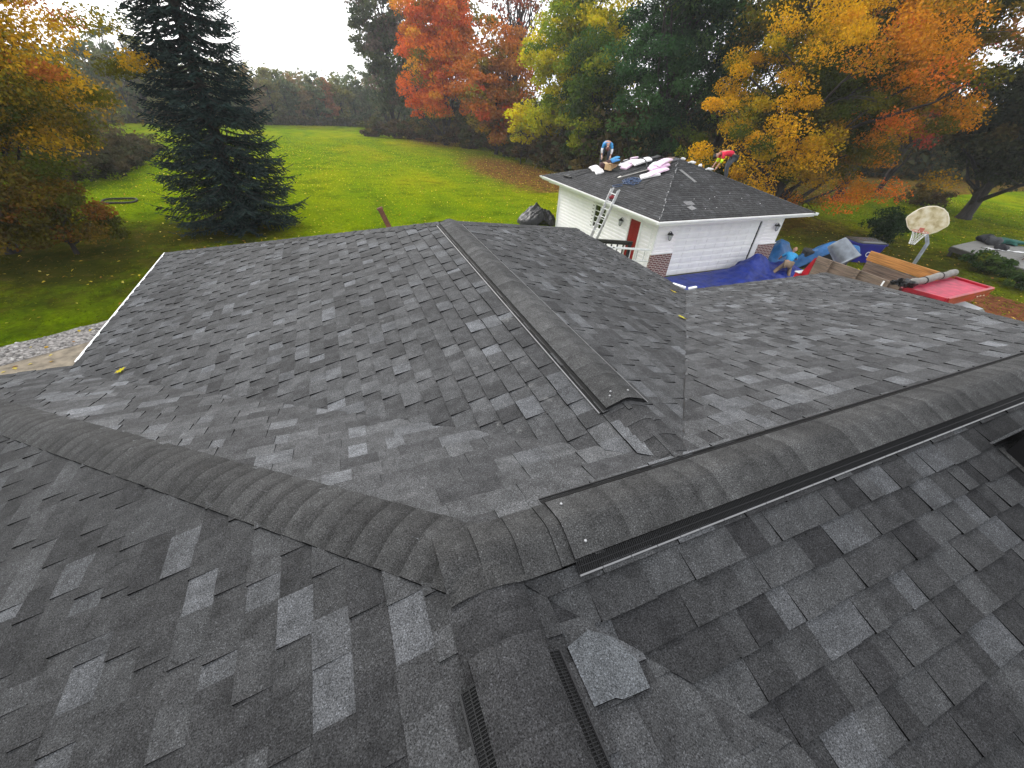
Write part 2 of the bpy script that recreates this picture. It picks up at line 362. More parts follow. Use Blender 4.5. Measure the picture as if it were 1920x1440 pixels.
# ------------------------------------------------------------------ shingles
def clip(poly, hp):
    for (nx, ny, d) in hp:
        out = []; n = len(poly)
        for i in range(n):
            p, q = poly[i], poly[(i+1) % n]; a = nx*p[0]+ny*p[1]-d; b_ = nx*q[0]+ny*q[1]-d
            if a >= 0: out.append(p)
            if (a > 0 > b_) or (a < 0 < b_):
                t = a/(a-b_); out.append((p[0]+t*(q[0]-p[0]), p[1]+t*(q[1]-p[1])))
        poly = out
        if len(poly) < 3: return []
    return poly
def parea(p): return .5*sum(p[i][0]*p[(i+1) % len(p)][1]-p[(i+1) % len(p)][0]*p[i][1] for i in range(len(p)))
PAL = [(.022, .0222, .0235), (.027, .0273, .0285), (.036, .0365, .038), (.048, .049, .051), (.062, .064, .068), (.082, .085, .091)]
WT = [.12, .26, .30, .21, .09, .018]
CUT = (.003, .003, .003)
def shingle_plane(name, parent, O, e, s, polys, seed, ex=.1465, hi=.014, lo=.0065, bright=1.0, wmin=.09, wmax=.3, wts=WT, contrast=1.0, mt='shingle'):
    rg = random.Random(seed); O = Vector(O); e = Vector(e).normalized(); s = Vector(s).normalized(); n = e.cross(s)
    if n.z < 0: n = -n
    b = MB(); P2 = []; amin = bmin = 1e9; amax = bmax = -1e9
    for poly in polys:
        q = [((Vector(p)-O).dot(e), (Vector(p)-O).dot(s)) for p in poly]
        if parea(q) < 0: q = q[::-1]
        hp = []
        for i in range(len(q)):
            (x0, y0), (x1, y1) = q[i], q[(i+1) % len(q)]; L = math.hypot(x1-x0, y1-y0)
            if L < 1e-6: continue
            nx, ny = -(y1-y0)/L, (x1-x0)/L; hp.append((nx, ny, nx*x0+ny*y0))
        xs = [p[0] for p in q]; ys = [p[1] for p in q]; P2.append((q, hp, min(xs), max(xs), min(ys), max(ys)))
        amin = min(amin, *xs); amax = max(amax, *xs); bmin = min(bmin, *ys); bmax = max(bmax, *ys)
    k = math.floor(bmin/ex)
    while k*ex < bmax:
        b0 = k*ex; b1 = b0+ex; bt = b1+.012; a0 = amin-rg.uniform(0, .3); raised = rg.random() < .5
        ck = rg.uniform(.93, 1.07)
        while a0 < amax:
            w_ = rg.uniform(wmin, wmax) if raised else rg.uniform(wmin*.75, wmax*.75)
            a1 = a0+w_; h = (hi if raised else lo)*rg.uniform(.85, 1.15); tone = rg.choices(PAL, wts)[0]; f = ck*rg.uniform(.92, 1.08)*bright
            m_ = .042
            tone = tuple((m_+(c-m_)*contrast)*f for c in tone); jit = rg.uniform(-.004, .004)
            for q, hp, x0, x1, y0, y1 in P2:
                if a1 < x0 or a0 > x1 or bt < y0 or b0 > y1: continue
                t = clip([(a0, b0+jit), (a1, b0+jit), (a1, bt), (a0, bt)], hp)
                if len(t) < 3 or parea(t) < 2e-4: continue
                H = lambda bb: max(.0003, h*(1-(bb-b0)/(bt-b0))+.0006)
                top = [O+e*p[0]+s*p[1]+n*H(p[1]) for p in t]; b.poly(top, tone)
                for i in range(len(t)):
                    p_, q_ = t[i], t[(i+1) % len(t)]
                    if abs(p_[1]-bt) < 1e-6 and abs(q_[1]-bt) < 1e-6: continue
                    A = O+e*p_[0]+s*p_[1]-n*.003; B = O+e*q_[0]+s*q_[1]-n*.003
                    b.poly([A, B, top[(i+1) % len(t)], top[i]], CUT)
            a0 = a1; raised = not raised if rg.random() < .85 else raised
        k += 1
    return b.build(name, M[mt], parent)

def caps(P0, P1, a, c, wdt=.155, ex=.142, base=.005, lip=.0075, seed=0, r=.2, b=None, tone=(0.0411, 0.0411, 0.0411), flare=0., thick=.006, wob=.003, noskirt=False, band=.5):
    """overlapping cap shingles along P0->P1; a, c: down-slope directions on either side"""
    rg = random.Random(seed); P0 = Vector(P0); P1 = Vector(P1); d = P1-P0; L = d.length; d.normalize(); a = Vector(a).normalized(); c = Vector(c).normalized()
    nrm = -(a+c); nrm = nrm.normalized() if nrm.length > 1e-5 else Vector((0, 0, 1)); b = b or MB(); K = 12; k = 0
    def sec(sv, off, wj):
        out = []
        for i in range(K+1):
            t = -1+2*i/K; u = abs(t); v = (math.sqrt(u*u+r*r)-r)/(math.sqrt(1+r*r)-r) if r else u
            side = a if t < 0 else c
            # rounded crest: blend towards the chord near t=0
            dn = side.dot(nrm)
            out.append(P0+d*(sv+wj*t)+(side-nrm*dn)*(u*wdt)+nrm*(dn*wdt*v)+nrm*(off-flare*u*u))
        return out
    while k*ex < L-.02:
        s0 = k*ex; s1 = min(s0+ex+.03, L+.03); wj = rg.uniform(-wob, wob); f = rg.uniform(.84, 1.18); col = tuple(x*f for x in tone)
        l_ = lip*rg.uniform(.85, 1.2)
        A = sec(s0, base+l_, wj); B = sec(s1, base+.0005, wj); A0 = sec(s0, base+l_-thick-.003, wj)
        tt = [0, .35*ex, .62*ex, .80*ex, s1-s0]; ff = [1.06, 1.0, 1-(1-band)*.55, band]; S_ = [A]
        for q_ in tt[1:-1]:
            h_ = 1-q_/(s1-s0); S_.append(sec(s0+q_, base+.0005+l_*max(h_, 0)**.8, wj))
        S_.append(B)
        for j in range(4):
            cj = tuple(x*ff[j] for x in col)
            for i in range(K): b.poly([S_[j][i+1], S_[j][i], S_[j+1][i], S_[j+1][i+1]], cj)
        for i in range(K): b.poly([A0[i+1], A0[i], A[i], A[i+1]], CUT)
        for i in (0, K):
            sk_ = thick if noskirt else thick+base*.9
            b.poly([A[i], B[i], B[i]-nrm*sk_, A[i]-nrm*(sk_+(0 if noskirt else l_))], CUT)
        k += 1
    return b

MM = .3329; ZJ = 4.554; ZR4 = 4.4956; ZE = 2.7694; ML = .3207
J = Vector((.2785, .8338, ZJ)); XR = 6.28; YE = 6.195; XC = 11.64; XL = -5.08
X4 = 1.5225; Y4 = 5.925; YA = 1.009; ZEL = 2.92; XWL = -3.39; YWL = 10.34; YIL = 5.742; XWR = 6.905; YWR = 11.15
YB = -5.2
house = empty('house', (3, 1, 0), 0, 'large house in the foreground under a new charcoal shingle roof with ridge vents', 'house')
def H(o): 
    return o
def loc(p): return tuple(Vector(p)-Vector((3, 1, 0)))
HP = Vector((3, 1, 0))
def hpoly(L): return [Vector(p)-HP for p in L]
Jl = J-HP
cs = 1/math.sqrt(1+MM*MM)
# far slope of the long ridge (two convex pieces each side of the wing)
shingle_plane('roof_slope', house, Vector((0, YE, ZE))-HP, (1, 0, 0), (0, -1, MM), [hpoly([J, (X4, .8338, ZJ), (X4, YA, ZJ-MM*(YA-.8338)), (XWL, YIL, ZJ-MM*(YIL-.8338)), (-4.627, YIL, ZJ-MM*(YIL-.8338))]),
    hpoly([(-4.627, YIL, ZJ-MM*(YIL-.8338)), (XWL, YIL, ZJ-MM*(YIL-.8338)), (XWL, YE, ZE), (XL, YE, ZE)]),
    hpoly([(X4, .8338, ZJ), (XR, .8338, ZJ), (XC, YE, ZE), (XWR, YE, ZE), (X4, YA, ZJ-MM*(YA-.8338))])], 11, bright=1.5, contrast=.72)  # lighter tone: stronger light on this slope is put into the colour
# left hip slope
shingle_plane('roof_slope', house, Vector((XL, 0, ZE))-HP, (0, 1, 0), (1, 0, MM), [hpoly([J, (XL, YE, ZE), (XL, YB, ZE), (.2785, YB, ZJ)])], 12, bright=.92, contrast=.7)  # same shingles toned down, weaker light painted into their colour
# near slope of the long ridge
ze = lambda t: ZJ-MM*t
shingle_plane('roof_slope', house, Vector((0, .8338-5.36, ZE))-HP, (1, 0, 0), (0, 1, MM), [hpoly([J, (XR, .8338, ZJ), (XC, .8338-5.36, ZE), (.2785+5.36, .8338-5.36, ZE)])], 13, bright=.82, contrast=.9)  # darkest copy of the shingles: dimmer light on the near slope painted in
# right slope of the ridge that runs back under the photographer
shingle_plane('roof_slope', house, Vector((.2785+5.36, 0, ZE))-HP, (0, 1, 0), (-1, 0, MM), [hpoly([J, (.2785+5.36, .8338-5.36, ZE), (.2785+5.36, YB, ZE), (.2785, YB, ZJ)])], 14, bright=.86)  # darkened tone stands for dimmer light here, painted into the shingles
# right hip end
shingle_plane('roof_slope', house, Vector((XC, 0, ZE))-HP, (0, 1, 0), (-1, 0, MM), [hpoly([(XR, .8338, ZJ), (XC, YE, ZE), (XC, .8338-5.36, ZE)])], 15)
# wing
shingle_plane('roof_slope', house, Vector((XWL, 0, ZEL))-HP, (0, 1, 0), (1, 0, ML), [hpoly([(X4, YA, ZR4), (X4, Y4, ZR4), (XWL, YWL, ZEL), (XWL, YIL-.35, ZEL)])], 16, mt='shingle_scuffed', hi=.019, lo=.008, bright=1.34, wmin=.12, wmax=.2, wts=[.06, .2, .34, .26, .1, .04], contrast=.7)  # scuffs are wear; the raised overall tone paints in brighter light
shingle_plane('roof_slope', house, Vector((XWR, 0, ZE))-HP, (0, 1, 0), (-1, 0, ML), [hpoly([(X4, YA-.05, ZR4), (X4, Y4, ZR4), (XWR, YWR, ZE), (XWR, YE-.05, ZE)])], 17, bright=1.3, contrast=.7)  # lighter copy of the same shingles, with brighter light painted in
def plane3(A, B, C): 
    A, B, C = map(Vector, (A, B, C)); return (B-A).cross(C-A).normalized()
pk, cl, cr = Vector((X4, Y4, ZR4)), Vector((XWL, YWL, ZEL)), Vector((XWR, YWR, ZE))
nn = plane3(pk, cl, cr); ee = (cr-cl).normalized(); ss = nn.cross(ee); ss = ss if ss.z > 0 else -ss
shingle_plane('roof_slope', house, cl-HP, ee, ss, [hpoly([pk, cl, cr])], 18)
# deck below the shingles, soffit, walls
b = MB()
def deck(poly, dz=.02): b.poly([Vector(p)-HP-Vector((0, 0, dz)) for p in poly], (.1, .08, .06))
deck([J, (X4, .8338, ZJ), (X4, YA, ZJ-MM*(YA-.8338)), (XWL, YIL, ZJ-MM*(YIL-.8338)), (XWL, YE, ZE), (XL, YE, ZE)])
deck([(X4, .8338, ZJ), (XR, .8338, ZJ), (XC, YE, ZE), (XWR, YE, ZE), (X4, YA, ZJ-MM*(YA-.8338))])
deck([J, (XL, YE, ZE), (XL, YB, ZE), (.2785, YB, ZJ)]); deck([J, (XR, .8338, ZJ), (XC, -4.526, ZE), (5.6385, -4.526, ZE)])
deck([J, (5.6385, -4.526, ZE), (5.6385, YB, ZE), (.2785, YB, ZJ)]); deck([(XR, .8338, ZJ), (XC, YE, ZE), (XC, -4.526, ZE)])
deck([(X4, YA, ZR4), pk, cl, (XWL, YIL-.35, ZEL)]); deck([(X4, YA-.05, ZR4), pk, cr, (XWR, YE-.05, ZE)]); deck([pk, cl, cr])
b.build('roof_deck', M['wood_old'], house)
b = MB()
def wall(x0, y0, x1, y1, z1=2.68):
    n_ = 24; d = Vector((x1-x0, y1-y0, 0)); L = d.length; d.normalize(); out = Vector((d.y, -d.x, 0)); hh = z1/n_
    for i in range(n_):
        A = Vector((x0, y0, i*hh))-HP; B = Vector((x1, y1, i*hh))-HP; up = Vector((0, 0, hh))
        b.poly([A+out*.014, B+out*.014, B+up, A+up]); b.poly([A, B, B+out*.014, A+out*.014])
wall(-2.9, 10.0, -2.9, 5.7); wall(-2.9, 5.7, -4.6, 5.7); wall(-4.6, 5.7, -4.6, YB); wall(-4.6, YB, 5.15, YB); wall(5.15, YB, 5.15, -4.1); wall(5.15, -4.1, 11.1, -4.1)
wall(11.1, -4.1, 11.1, 5.7); wall(11.1, 5.7, 6.45, 5.7); wall(6.45, 5.7, 6.45, 10.6); wall(6.45, 10.6, -2.9, 10.0)
b.build('wall', M['siding'], house)
b = MB()
zs = 2.66
for poly in ([(XL+.03, YE-.03), (XL+.03, YB), (5.6, YB), (5.6, -4.5), (XC-.03, -4.5), (XC-.03, YE-.03)], [(XWL+.03, YE-.03), (XWR-.03, YE-.03), (XWR-.03, YWR-.03), (XWL+.03, YWL-.03)]):
    b.poly([Vector((x, y, zs))-HP for x, y in poly])
b.build('soffit', M['trim'], house)
# fascia + white drip edge
b = MB()
def fas(p, q, h=.16, out=(0, 0, 0)):
    p = Vector(p)-HP; q = Vector(q)-HP; b.bar(p-Vector((0, 0, h/2+.006))+Vector(out), q-Vector((0, 0, h/2+.006))+Vector(out), .02, h)
fas((XWL, YIL+.1, ZEL), (XWL, YWL, ZEL)); fas((XL, YE, ZE), (XWL, YE, ZE)); fas((XL, YE, ZE), (XL, YB, ZE)); fas(cl, cr); fas(cr, (XWR, YE, ZE)); fas((XWR, YE, ZE), (XC, YE, ZE)); fas((XC, YE, ZE), (XC, -4.526, ZE))
b.build('fascia', M['trim'], house)
b = MB()
for p, q, o in (((XWL, YIL+.28, ZEL), (XWL, YWL+.01, ZEL), (-.022, 0, .003)),):
    p = Vector(p)-HP+Vector(o); q = Vector(q)-HP+Vector(o); b.bar(p, q, .028, .012)
b.build('drip_edge', M['white_metal'], house)
# white gutter ends at the inner corner by the valley
b = MB()
b.bar(Vector((XWR-.10, YE+.34, ZE+.03))-HP, Vector((XWR+.03, YE+.06, ZE+.03))-HP, .07, .05, bev=.012); b.build('gutter_guard', M['white_metal'], house)
b = MB(); b.bar(Vector((XWR+.09, YE+.02, ZE+.025))-HP, Vector((XWR+.34, YE+.05, ZE+.025))-HP, .06, .045, bev=.012); b.build('gutter_guard', M['white_metal'], house)
# closed-cut valley line: slim dark metal
b = MB()
va = Vector((X4, YA, ZR4))-HP; vb = Vector((XWR, YE, ZE))-HP
vb = va.lerp(vb, .985); b.bar(va+Vector((0, 0, .006)), vb+Vector((0, 0, .004)), .010, .005); b.build('valley_strip', M['black_plastic'], house)

# hip caps
T = (.034, .034, .034)
sl = lambda *v: Vector(v).normalized()
def hipcap(name, lo, hi_, nA, nB, **kw):
    lo = Vector(lo)-HP; hi_ = Vector(hi_)-HP; d = (hi_-lo).normalized()
    def down(n):
        n = Vector(n).normalized(); v = n.cross(d); return v if v.z < 0 else -v
    bb = caps(lo, hi_, down(nA), down(nB), **kw); return bb.build(name, M['shingle'], house, smooth=False)
n1 = (0, MM, 1); n2 = (-MM, 0, 1); n3 = (0, -MM, 1); n5 = (MM, 0, 1); nL = (-ML, 0, 1); nR = (ML, 0, 1)
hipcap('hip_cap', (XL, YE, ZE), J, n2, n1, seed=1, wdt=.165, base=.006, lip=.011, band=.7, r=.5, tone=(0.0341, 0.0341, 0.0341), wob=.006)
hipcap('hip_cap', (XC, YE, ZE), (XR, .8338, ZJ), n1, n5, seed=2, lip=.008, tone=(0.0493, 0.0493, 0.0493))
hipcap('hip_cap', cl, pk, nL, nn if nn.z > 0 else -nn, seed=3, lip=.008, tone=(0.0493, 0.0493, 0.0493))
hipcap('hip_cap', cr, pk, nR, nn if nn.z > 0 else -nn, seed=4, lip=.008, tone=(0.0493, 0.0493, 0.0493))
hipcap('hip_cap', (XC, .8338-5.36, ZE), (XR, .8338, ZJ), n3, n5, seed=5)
# ridge cap shingles between junction and vents
def ridgecap(p, q, m_, along, **kw):
    p = Vector(p)-HP; q = Vector(q)-HP
    if along == 'x': a, c = sl(0, 1, -m_), sl(0, -1, -m_)
    else: a, c = sl(-1, 0, -m_), sl(1, 0, -m_)
    drape = kw.pop('drape', False); bb = caps(p, q, a, c, **kw)
    if drape:                                      # the end caps are bent down over the ridge that comes in from below
        for i, v in enumerate(bb.v):
            x, y, z = v[0]+HP.x, v[1]+HP.y, v[2]
            if y < .8338:
                k_ = min(1, (.8338-y)/.07); zz = ZJ-MM*math.sqrt((x-.2785)**2+.05**2)+MM*.05+.019+.004*math.sin(x*40); bb.v[i] = (v[0], v[1], max(z, zz*k_+z*(1-k_)))
            elif x < .2785+.3:
                zz = ZJ-MM*(y-.8338)+.016; bb.v[i] = (v[0], v[1], max(z, zz))
    return bb.build('ridge_cap', M['shingle'], house)
ridgecap((.2785, .74, ZJ), (.2785, .36, ZJ), MM, 'y', seed=6, wdt=.16, base=.006, lip=.009, band=.8, r=.8, tone=(0.0328, 0.0328, 0.0341), ex=.15)
ridgecap((.135, .8338, ZJ), (.80, .8338, ZJ), MM, 'x', drape=True, seed=7, wdt=.16, base=.017, lip=.011, band=.93, r=.25, tone=(0.0399, 0.0399, 0.0399), ex=.155)
ridgecap((X4, .93, ZR4), (X4, 1.62, ZR4), ML, 'y', seed=8, wdt=.16, base=.006, lip=.004, band=.8, r=.3, tone=(0.0377, 0.0377, 0.0387))
# ridge vents
def ridge_vent(p, q, m_, along, seed, fl=('flange_dark', 'flange_dark'), capw=.155, tone=T, gw=.045, slats=True, cap=True, hcap=.036, nails=(), ex=.142, capstart=0., flip=False, twosided=True, band=.84, vlip=.001):
    p = Vector(p)-HP; q = Vector(q)-HP; d = (q-p).normalized(); L = (q-p).length
    if along == 'x': sides = (sl(0, 1, -m_), sl(0, -1, -m_))
    else: sides = (sl(-1, 0, -m_), sl(1, 0, -m_))
    # body under the cap
    b = MB(); cw = capw-.004
    prof = []
    for t in np.linspace(-1, 1, 13):
        s_ = sides[0] if t < 0 else sides[1]; prof.append(s_*abs(t)*cw+Vector((0, 0, hcap-.006-(.010 if abs(t) < .05 else 0))))
    for i in range(12): b.poly([p+prof[i], q+prof[i], q+prof[i+1], p+prof[i+1]])
    b.poly([p+v for v in prof]+[p+sides[1]*cw, p, p+sides[0]*cw][:3])
    body = b.build('ridge_vent', M['black_plastic'], house)
    for s_ in sides:
        nrm = s_.cross(d); nrm = nrm if nrm.z > 0 else -nrm
        top = s_*(capw-.012)+nrm*(hcap-.008); bot = s_*(capw+gw)+nrm*.013
        g = MB(); g.poly([p+top-nrm*.006, q+top-nrm*.006, q+bot-nrm*.003, p+bot-nrm*.003], mi=1)
        if slats:
            pitch = .0095; nS = int(L/pitch); across = (bot-top); per = across.cross(d).normalized(); per = per if per.z > 0 else -per
            for i in range(nS):
                a0 = p+d*(i*pitch); w_ = d*.0030
                for (u0, u1) in ((.06, .48), (.54, .95)):
                    A = a0+top+across*u0; B = a0+top+across*u1
                    g.poly([A, A+w_, B+w_, B]); g.poly([A, B, B-per*.004, A-per*.004])
            for u in (.51, .97):
                A = p+top+across*u; B = q+top+across*u; g.poly([A-across*.035, B-across*.035, B+across*.035, A+across*.035])
        g.build('vent_grille', [M['grille'], M['vent_slot']], body)
        e_ = MB(); k = 0.
        rg_ = random.Random(seed)
        while k < L-.01:
            l_ = min(rg_.uniform(.10, .16), L-k); A = p+d*k+s_*(capw+gw+.004)+nrm*.0125; e_.bar(A, A+d*(l_-.004), .007, .008, up=nrm, col=(1, 1, 1)); k += l_
        e_.build('vent_flange', M[fl[0 if s_ is sides[0] else 1]], body)
    if cap:
        cb = caps(p+d*capstart, q, sides[0], sides[1], wdt=capw, ex=ex, base=hcap, lip=vlip, band=band, seed=seed, r=.16, tone=tone, thick=.004, flare=.0, wob=.002, noskirt=True)
        cb.build('vent_cap', M['shingle'], body)
    for (u, v) in nails:
        s_ = sides[0] if v < 0 else sides[1]; c_ = p+d*u+s_*abs(v)+Vector((0, 0, hcap+.008)); nb = MB()
        nb.lathe([(0, .003), (.005, .0028), (.0065, .001), (.0068, -.004)], 10, Matrix.Translation(c_+Vector((0, 0, .002)))); nb.build('nail_head', M['nail'], body)
    return body
M['grille'] = mat('vent_plastic', (.010, .010, .011), .6, spec=.25); M['flange'] = mat('vent_edge', (.15, .15, .155), .38, spec=.7); M['flange_dark'] = mat('vent_edge_dark', (.014, .014, .015), .5, spec=.3); M['flange_pale'] = mat('vent_edge_pale', (.15, .15, .155), .45, spec=.5)
ridge_vent((.66, .8338, ZJ), (XR-.05, .8338, ZJ), MM, 'x', 21, fl=('flange_dark', 'flange'), tone=(0.0399, 0.0399, 0.0399), nails=((.06, -.105), (.07, .105)))
ridge_vent((X4, 1.54, ZR4), (X4, Y4-.02, ZR4), ML, 'y', 22, fl=('flange_pale', 'flange_pale'), tone=(0.0493, 0.0493, 0.0493), nails=((.07, -.085), (.10, -.06), (.08, .07)), gw=.036, band=.9, vlip=.0015)
ridge_vent((.2785, .43, ZJ), (.2785, YB, ZJ), MM, 'y', 23, tone=(0.0318, 0.0318, 0.0328), cap=False, capw=.135, gw=.044)
ridgecap((.2785, .50, ZJ+.014), (.2785, YB, ZJ+.014), MM, 'y', seed=9, wdt=.138, base=.014, lip=.0075, band=.85, r=1.3, tone=(0.0328, 0.0328, 0.0341), ex=.26)
# lone nail on the junction cap
nb = MB(); nb.lathe([(0, .007), (.006, .0062), (.0085, .003), (.009, 0)], 10, Matrix.Translation(Vector((.19, .70, ZJ-.006))-HP)); nb.build('nail_head', M['nail'], house)
# pale cut shingle let into the valley
b = MB()
def p4(x, y): return Vector((x, y, ZJ-MM*(x-.2785)+.019))-HP
pp = [p4(.488, .428), p4(.60, .462), p4(.69, .41), p4(.735, .32), p4(.722, .236), p4(.60, .236), p4(.575, .248), p4(.487, .248)]
b.poly(pp[::-1], (.066, .070, .075))
for i in range(len(pp)): b.poly([pp[i], pp[(i+1) % 8], pp[(i+1) % 8]-Vector((0, 0, .019)), pp[i]-Vector((0, 0, .019))], CUT)
b.build('shingle_patch', M['shingle'], house)
# box vent at the right edge of the near slope
vx, vy = 3.63, .43; vz = ZJ-MM*(.8338-vy)
vt = empty('roof_vent', (vx, vy, vz), 0, 'black metal vent housing standing on the near roof slope at the right edge', 'roof vent')
MR = Matrix.Rotation(math.atan(MM), 4, 'X')
b = MB(); b.box((-.03, -.60, .012), (.56, .03, .018), MR, col=(.05, .05, .05)); b.build('flange', M['shingle'], vt)
b = MB(); b.box((0, -.52, -.18), (.46, 0, .36), bev=.008); b.build('housing', M['black_matte'], vt)
b = MB(); b.box((-.03, -.55, .36), (.49, .03, .40), bev=.01); b.build('hood', M['black_matte'], vt)
b = MB(); P_ = [(-.035, .075, .032), (.5, .075, .032), (.5, .012, .26), (-.012, .012, .26)]; Q_ = [(x, y-.01, z-.02) for x, y, z in P_]
b.mesh(P_+Q_, [(0, 1, 2, 3), (7, 6, 5, 4), (0, 4, 5, 1), (1, 5, 6, 2), (2, 6, 7, 3), (3, 7, 4, 0)], (.075, .077, .08)); b.build('flashing', M['shingle'], vt)

# fallen leaves on the roof
def roof_leaf(p, n, rz, size, label, col):
    rg = random.Random(int(rz*100)); b = MB(); n = Vector(n).normalized(); x = n.orthogonal().normalized(); q = Matrix.Rotation(rz, 3, n); x = q @ x; y = n.cross(x)
    lob = [(0, -.5), (.12, -.2), (.45, -.3), (.36, -.05), (.6, .15), (.3, .18), (.32, .45), (.1, .32), (0, .62), (-.12, .3), (-.34, .42), (-.3, .15), (-.58, .1), (-.34, -.06), (-.42, -.32), (-.12, -.2)]
    pts = [x*(u*size)+y*(v*size)+n*(.012+.05*size*(abs(u)**1.2)*4*.3) for u, v in lob]; c_ = n*.008
    for i in range(len(pts)): b.poly([c_, pts[i], pts[(i+1) % len(pts)]], tuple(c*rg.uniform(.85, 1.15) for c in col))
    b.tube([n*.008+y*(-.45*size), n*.012+y*(-.8*size)+x*(.1*size)], .0025, 4, (.2, .12, .03))
    o = b.build('fallen_leaf', M['leaf']); o.location = p; tag(o, label, 'leaf', 'fallen leaves on the roof')
roof_leaf((4.37, 3.83, 3.594), (ML, 0, 1), .4, .13, 'large yellow maple leaf lying by the valley, nearest the ridge vent', (.62, .52, .06))
roof_leaf((5.86, 5.55, 3.116), (ML, 0, 1), 1.9, .14, 'yellow leaf lying near the eave beside the white gutter pieces', (.6, .47, .05))
roof_leaf((-2.6, 5.16, 3.187), (-ML, 0, 1), 2.7, .11, 'single curled yellow leaf on the left side of the roof', (.6, .52, .03))

# ------------------------------------------------------------------ garage
GY = .0291; GC = Vector((11.756, 12.873, 0)); GW, GD, GH, OH, SL = 7.414, 7.869, 2.589, .774, .3322
gar = empty('garage', GC, GY, 'white sided detached garage with hip roof, red door and brick corners', 'garage')
RIDGE = GH+SL*(GW/2+OH)
def gw_(x, y, z=0): # garage local -> world
    c, s = math.cos(GY), math.sin(GY); return Vector((GC.x+c*x-s*y, GC.y+s*x+c*y, z))
A1 = Vector((GW/2, GW/2, RIDGE)); A2 = Vector((GW/2, GD-GW/2, RIDGE))
if A2.y < A1.y+.1: A2.y = A1.y+.45
E1, E2, E3, E4 = Vector((-OH, -OH, GH)), Vector((GW+OH, -OH, GH)), Vector((GW+OH, GD+OH, GH)), Vector((-OH, GD+OH, GH))
GWT = [.3, .34, .22, .1, .03, .01]
def gslope(poly, e, s, O, seed, **kw): return shingle_plane('roof_slope', gar, O, e, s, [poly], seed, bright=1.15, wts=GWT, hi=.010, lo=.006, contrast=.55, **kw)
gslope([E1, E2, A1], (1, 0, 0), (0, 1, SL), E1, 41)
gslope([E1, A1, A2, E4], (0, 1, 0), (1, 0, SL), E1, 42)
gslope([E2, E3, A2, A1], (0, 1, 0), (-1, 0, SL), E2, 43)
gslope([E3, E4, A2], (1, 0, 0), (0, -1, (RIDGE-GH)/(E3.y-A2.y)), E3, 44)
def ghip(lo, hi_, nA, nB, seed, tone=(0.0588, 0.0588, 0.0588)):
    d = (hi_-lo).normalized()
    def down(n):
        v = Vector(n).normalized().cross(d); return v if v.z < 0 else -v
    caps(lo, hi_, down(nA), down(nB), seed=seed, wdt=.13, lip=.007, tone=tone, ex=.16).build('hip_cap', M['shingle'], gar)
ghip(E2, A1, (0, -SL, 1), (SL, 0, 1), 52); ghip(E4, A2, (-SL, 0, 1), (0, SL, 1), 53); ghip(E3, A2, (SL, 0, 1), (0, SL, 1), 54)
# near hip still bare: pale torn strip along the edge
b = MB(); rg = random.Random(8)
d = (A1-E1); k = .02
while k < .97:
    l_ = rg.uniform(.015, .04); c_ = E1+d*k; f = rg.uniform(.06, .30); off = Vector((rg.uniform(-.03, .03), rg.uniform(-.03, .03), .014))
    b.bar(c_+off, c_+d*l_+off, rg.uniform(.02, .06), .008, col=(f, f, f*1.02)); k += l_+rg.uniform(.0, .035)
b.build('torn_hip_edge', M['attr_rough'], gar, kind='stuff')
b = MB()
b.poly([E1-Vector((0, 0, .02)), E2-Vector((0, 0, .02)), A1-Vector((0, 0, .02))]); b.poly([E1-Vector((0, 0, .02)), A1-Vector((0, 0, .02)), A2-Vector((0, 0, .02)), E4-Vector((0, 0, .02))])
b.poly([E2-Vector((0, 0, .02)), E3-Vector((0, 0, .02)), A2-Vector((0, 0, .02)), A1-Vector((0, 0, .02))]); b.poly([E3-Vector((0, 0, .02)), E4-Vector((0, 0, .02)), A2-Vector((0, 0, .02))])
b.build('roof_deck', M['wood_old'], gar)
b = MB(); b.box((-OH+.02, -OH+.02, GH-.17), (GW+OH-.02, GD+OH-.02, GH-.15)); b.build('soffit', M['trim'], gar)
b = MB()
for p, q in ((E1, E2), (E2, E3), (E3, E4), (E4, E1)):
    b.bar(p-Vector((0, 0, .095)), q-Vector((0, 0, .095)), .02, .15)
b.build('fascia', M['trim'], gar)
# white gutters: open K-profile along two sides
for p, q, o in ((E1, E2, Vector((0, -1, 0))), (E1, E4, Vector((-1, 0, 0))), (E2, E3, Vector((1, 0, 0)))):
    g = MB(); pr = [(.012, -.02), (.012, -.115), (.07, -.115), (.105, -.06), (.115, -.012), (.10, -.012), (.092, -.055), (.062, -.10), (.02, -.10), (.02, -.02)]
    dd = (q-p).normalized(); P_ = p-dd*.11; Q_ = q+dd*.11
    for i in range(len(pr)):
        (a0, z0), (a1, z1) = pr[i], pr[(i+1) % len(pr)]
        g.poly([P_+o*a0+Vector((0, 0, z0)), Q_+o*a0+Vector((0, 0, z0)), Q_+o*a1+Vector((0, 0, z1)), P_+o*a1+Vector((0, 0, z1))])
    g.build('gutter', M['white_metal'], gar)
